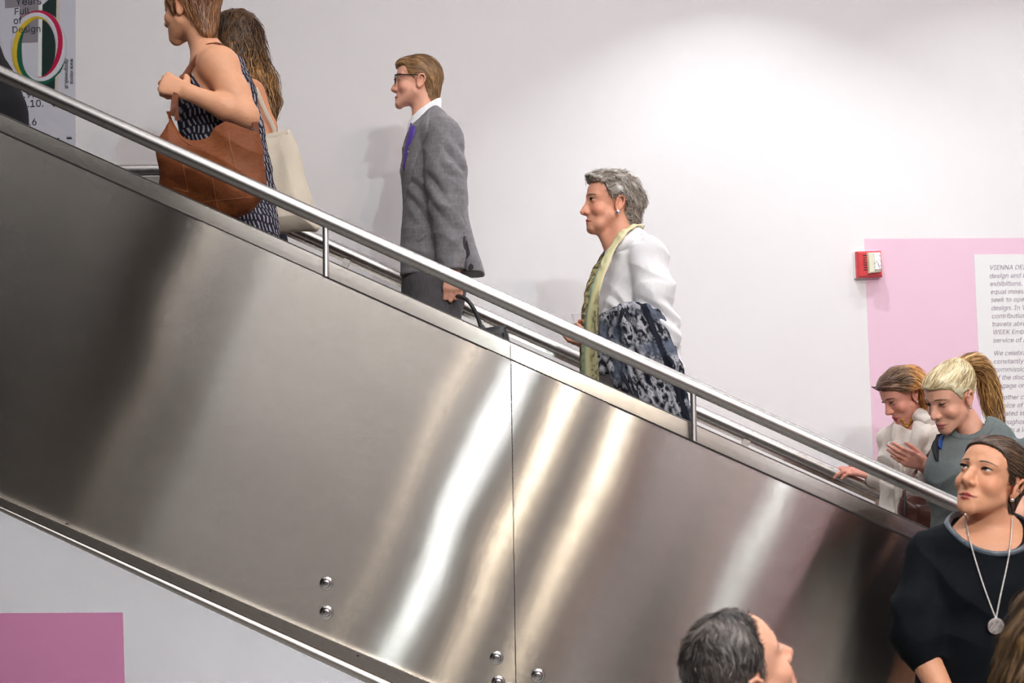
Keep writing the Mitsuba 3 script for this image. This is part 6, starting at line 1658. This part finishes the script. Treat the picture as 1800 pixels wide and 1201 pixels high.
def front_man():
    D = 2.14; q = lambda x, y, d=0.0: P(x, y, D + d)
    t = thing('person', 'man with short dark hair at the bottom edge, only his head in view from behind', 'person')
    skin = lin(216, 160, 134)
    H = Head(q(1304, 1188), yaw_frame(203, 29), .98, skin=skin, lip=lin(180, 104, 98), blush=.5, browc=lin(50, 40, 36), nose=1.05, stubble=.3, jaw=1.05)
    B = yaw_frame(205); side = B[:, 0]; fw = B[:, 1]
    S = Sculpt(); H.sculpt(S); nb = H.o + np.array([-.035, -.01, -.19]); H.neck(S, nb, .055, .062)
    S.loft([(nb + [0, 0, -.01], .10, .06), (nb + [.01, 0, -.07], .17, .09), (nb + [.02, 0, -.22], .16, .11), (nb + [.02, 0, -.42], .14, .10), (nb + [.0, 0, -.58], .15, .11)], side, .03)
    arms = []
    for s_ in (-1, 1):
        sh = nb + [.01, 0, -.08] + side * s_ * .18; el = sh + [.0, 0, -.28] + side * s_ * .03; wr = el + fw * .12 + [0, 0, -.21]
        arms.append((sh, el, wr)); S.chain([sh, el, wr], [.055, .045, .030], k=.02); hand(S, wr, fw * .3 + [0, 0, -1], -side * s_, s_, curl=(.3, .5, .3))
    hp = nb + [0, 0, -.60]
    an = legs(S, hp, D, hp[0] - .02, fw, floor=0.0, stride=.03)
    skin_body(t, S, H, nb[2] - .05, h_hi=.0028, h_lo=.008)
    H.eyes(t); H.brows(t, S, arch=.003, seed=45)
    h = Sculpt()
    h.ell(H.W((0, -.010, .047)), np.array([.0785, .0965, .0845]) * H.s, H.R, k=.01)
    h.ell(H.W((0, .026, .062)), np.array([.060, .058, .050]) * H.s, H.R, k=.015)
    h.cone(H.W((0, -.05, .02)), H.W((0, -.052, -.06)), .055 * H.s, .044 * H.s, k=.02)
    yz = [(.085, .16), (.066, .106), (.050, .092), (.036, .072), (.034, .050), (.022, .034), (.014, .004), (.010, -.014), (.004, .006), (.002, .030), (-.014, .034), (-.032, .014), (-.036, -.035), (-.05, -.075), (-.08, -.092), (-.2, -.09), (-.2, .3), (.2, .3)]
    profile_cut(H, h, yz, k=.004)
    pal = [lin(26, 24, 25), lin(48, 42, 40), lin(78, 70, 66), lin(112, 104, 100)]
    def dr_(qq, n):
        b = np.clip(-qq[:, 1] / .09, -.6, 1)
        return np.column_stack([.3 * np.sign(qq[:, 0]), -.55 + .4 * b + .9 * (qq[:, 1] > .03), -.6 - .4 * np.clip(b, 0, 1) + .9 * (qq[:, 1] > .03)])
    hair_part(H, t, h, .0030, dr_, pal, 64, 3800, .026, rad=.00075, lift=.0045, groove=.0012, gf=(160, 30), base_dark=.8, steps=6, clump=.9, zpal=(lambda v: sstep(.050, .0, H.L(v)[:, 2]) * .75 + .5 * sstep(.03, .06, H.L(v)[:, 1]), [lin(58, 52, 50), lin(98, 90, 86), lin(140, 130, 124), lin(168, 160, 154)]))
    mat('m_shirt_navy', (.03, .035, .05), .8, .2)
    J = Sculpt()
    J.loft([(nb + [0, 0, -.02], .12, .075), (nb + [.01, 0, -.075], .185, .105), (nb + [.02, 0, -.22], .18, .13), (nb + [.02, 0, -.42], .165, .12), (nb + [.0, 0, -.64], .175, .13)], side, .03)
    for sh, el, wr in arms: J.chain([sh, el, el + (wr - el) * .85], [.072, .060, .045], k=.02)
    garment(t, 'shirt', J, .006, 'm_shirt_navy', folds=lambda p, n: folds(p, n, [((.5, 0, .85), 1.0)], .008, 8, 123))
    Tr = Sculpt(); Tr.loft([(hp + [0, 0, .02], .165, .12), (hp - [0, 0, .08], .175, .125)], side, .03)
    for s_, a in zip((-1, 1), an): Tr.chain([[hp[0], D + s_ * .085, hp[2] - .05], (np.array([hp[0], D + s_ * .09, hp[2]]) + a) / 2 + fw * .08, a + [.01, 0, 0]], [.11, .085, .06], k=.03)
    garment(t, 'trousers', Tr, .009, 'm_trousers_dark')
    for a in an:
        s2 = Sculpt().sub(foot(Sculpt(), a, fw), .006, op='u', c=a, rad=.3); s2.plane(a, (0, 0, 1)); s2.plane(a - [0, 0, .0845], (0, 0, -1))
        garment(t, 'shoe', s2, .008, 'm_shoe')
front_man()
def corner_woman():
    D = 1.92; q = lambda x, y, d=0.0: P(x, y, D + d)
    t = thing('person', 'person with long brown hair cut off by the lower right corner', 'person')
    H = Head(q(1980, 1000), yaw_frame(208, 4), .96, skin=lin(214, 160, 136))
    B = yaw_frame(205); side = B[:, 0]; fw = B[:, 1]
    S = Sculpt(); H.sculpt(S); nb = H.o + np.array([-.02, -.01, -.185]); H.neck(S, nb, .047, .054)
    S.loft([(nb + [0, 0, -.01], .09, .055), (nb + [.0, 0, -.06], .15, .08), (nb + [.01, 0, -.22], .145, .10), (nb + [.01, 0, -.42], .13, .095), (nb + [.0, 0, -.60], .155, .115)], side, .03)
    arms = []
    for s_ in (-1, 1):
        sh = nb + [.01, 0, -.075] + side * s_ * .155; el = sh + [.0, 0, -.27] + side * s_ * .03; wr = el + fw * .12 + [0, 0, -.20]
        arms.append((sh, el, wr)); S.chain([sh, el, wr], [.05, .04, .027], k=.02); hand(S, wr, fw * .3 + [0, 0, -1], -side * s_, s_, curl=(.3, .5, .3), s=.92)
    hp = nb + [0, 0, -.62]
    an = legs(S, hp, D, hp[0] - .02, fw, floor=0.0, stride=.03)
    skin_body(t, S, H, nb[2] - .05, h_hi=.004, h_lo=.009)
    H.eyes(t)
    h = Sculpt()
    h.ell(H.W((0, -.012, .050)), np.array([.086, .104, .086]) * H.s, H.R, k=.01)
    h.loft([(H.W((0, -.055, .03)), .088, .060), (H.W((-.0, -.070, -.06)), .105, .055), (q(1888, 1090, -.04), .105, .050), (q(1862, 1150, -.06), .098, .048), (q(1842, 1220, -.08), .092, .044), (q(1830, 1320, -.09), .085, .035), (q(1825, 1400, -.09), .05, .02)], side, .03)
    h.ell(H.W((0, .085, -.015)), np.array([.054, .07, .09]) * H.s, H.R, 's', .01)
    pal = [lin(24, 16, 13), lin(54, 38, 26), lin(92, 68, 42), lin(126, 96, 60)]
    hair_part(H, t, h, .0045, lambda qq, n: np.column_stack([.1 * (qq[:, 2] > .06), -.5 * (qq[:, 2] > .06), -1 + 0 * qq[:, 0]]), pal, 74, 2600, .20, rad=.0011, lift=.008, groove=.004, gf=(120, 12), gravity=.5, steps=14, base_dark=.7, clump=.2)
    J = Sculpt()
    J.loft([(nb + [0, 0, -.02], .115, .07), (nb + [.0, 0, -.07], .165, .095), (nb + [.01, 0, -.22], .16, .115), (nb + [.01, 0, -.42], .15, .11), (nb + [.0, 0, -.64], .175, .13)], side, .03)
    for sh, el, wr in arms: J.chain([sh, el, el + (wr - el) * .85], [.066, .055, .042], k=.02)
    garment(t, 'jumper', J, .007, 'm_coat_black')
    Tr = Sculpt(); Tr.loft([(hp + [0, 0, .02], .165, .12), (hp - [0, 0, .08], .175, .125)], side, .03)
    for s_, a in zip((-1, 1), an): Tr.chain([[hp[0], D + s_ * .085, hp[2] - .05], (np.array([hp[0], D + s_ * .09, hp[2]]) + a) / 2, a + [.01, 0, 0]], [.11, .085, .06], k=.03)
    garment(t, 'trousers', Tr, .009, 'm_trousers_dark')
    for a in an:
        s2 = Sculpt().sub(foot(Sculpt(), a, fw), .006, op='u', c=a, rad=.3); s2.plane(a, (0, 0, 1)); s2.plane(a - [0, 0, .0845], (0, 0, -1))
        garment(t, 'shoe', s2, .008, 'm_shoe')
corner_woman()
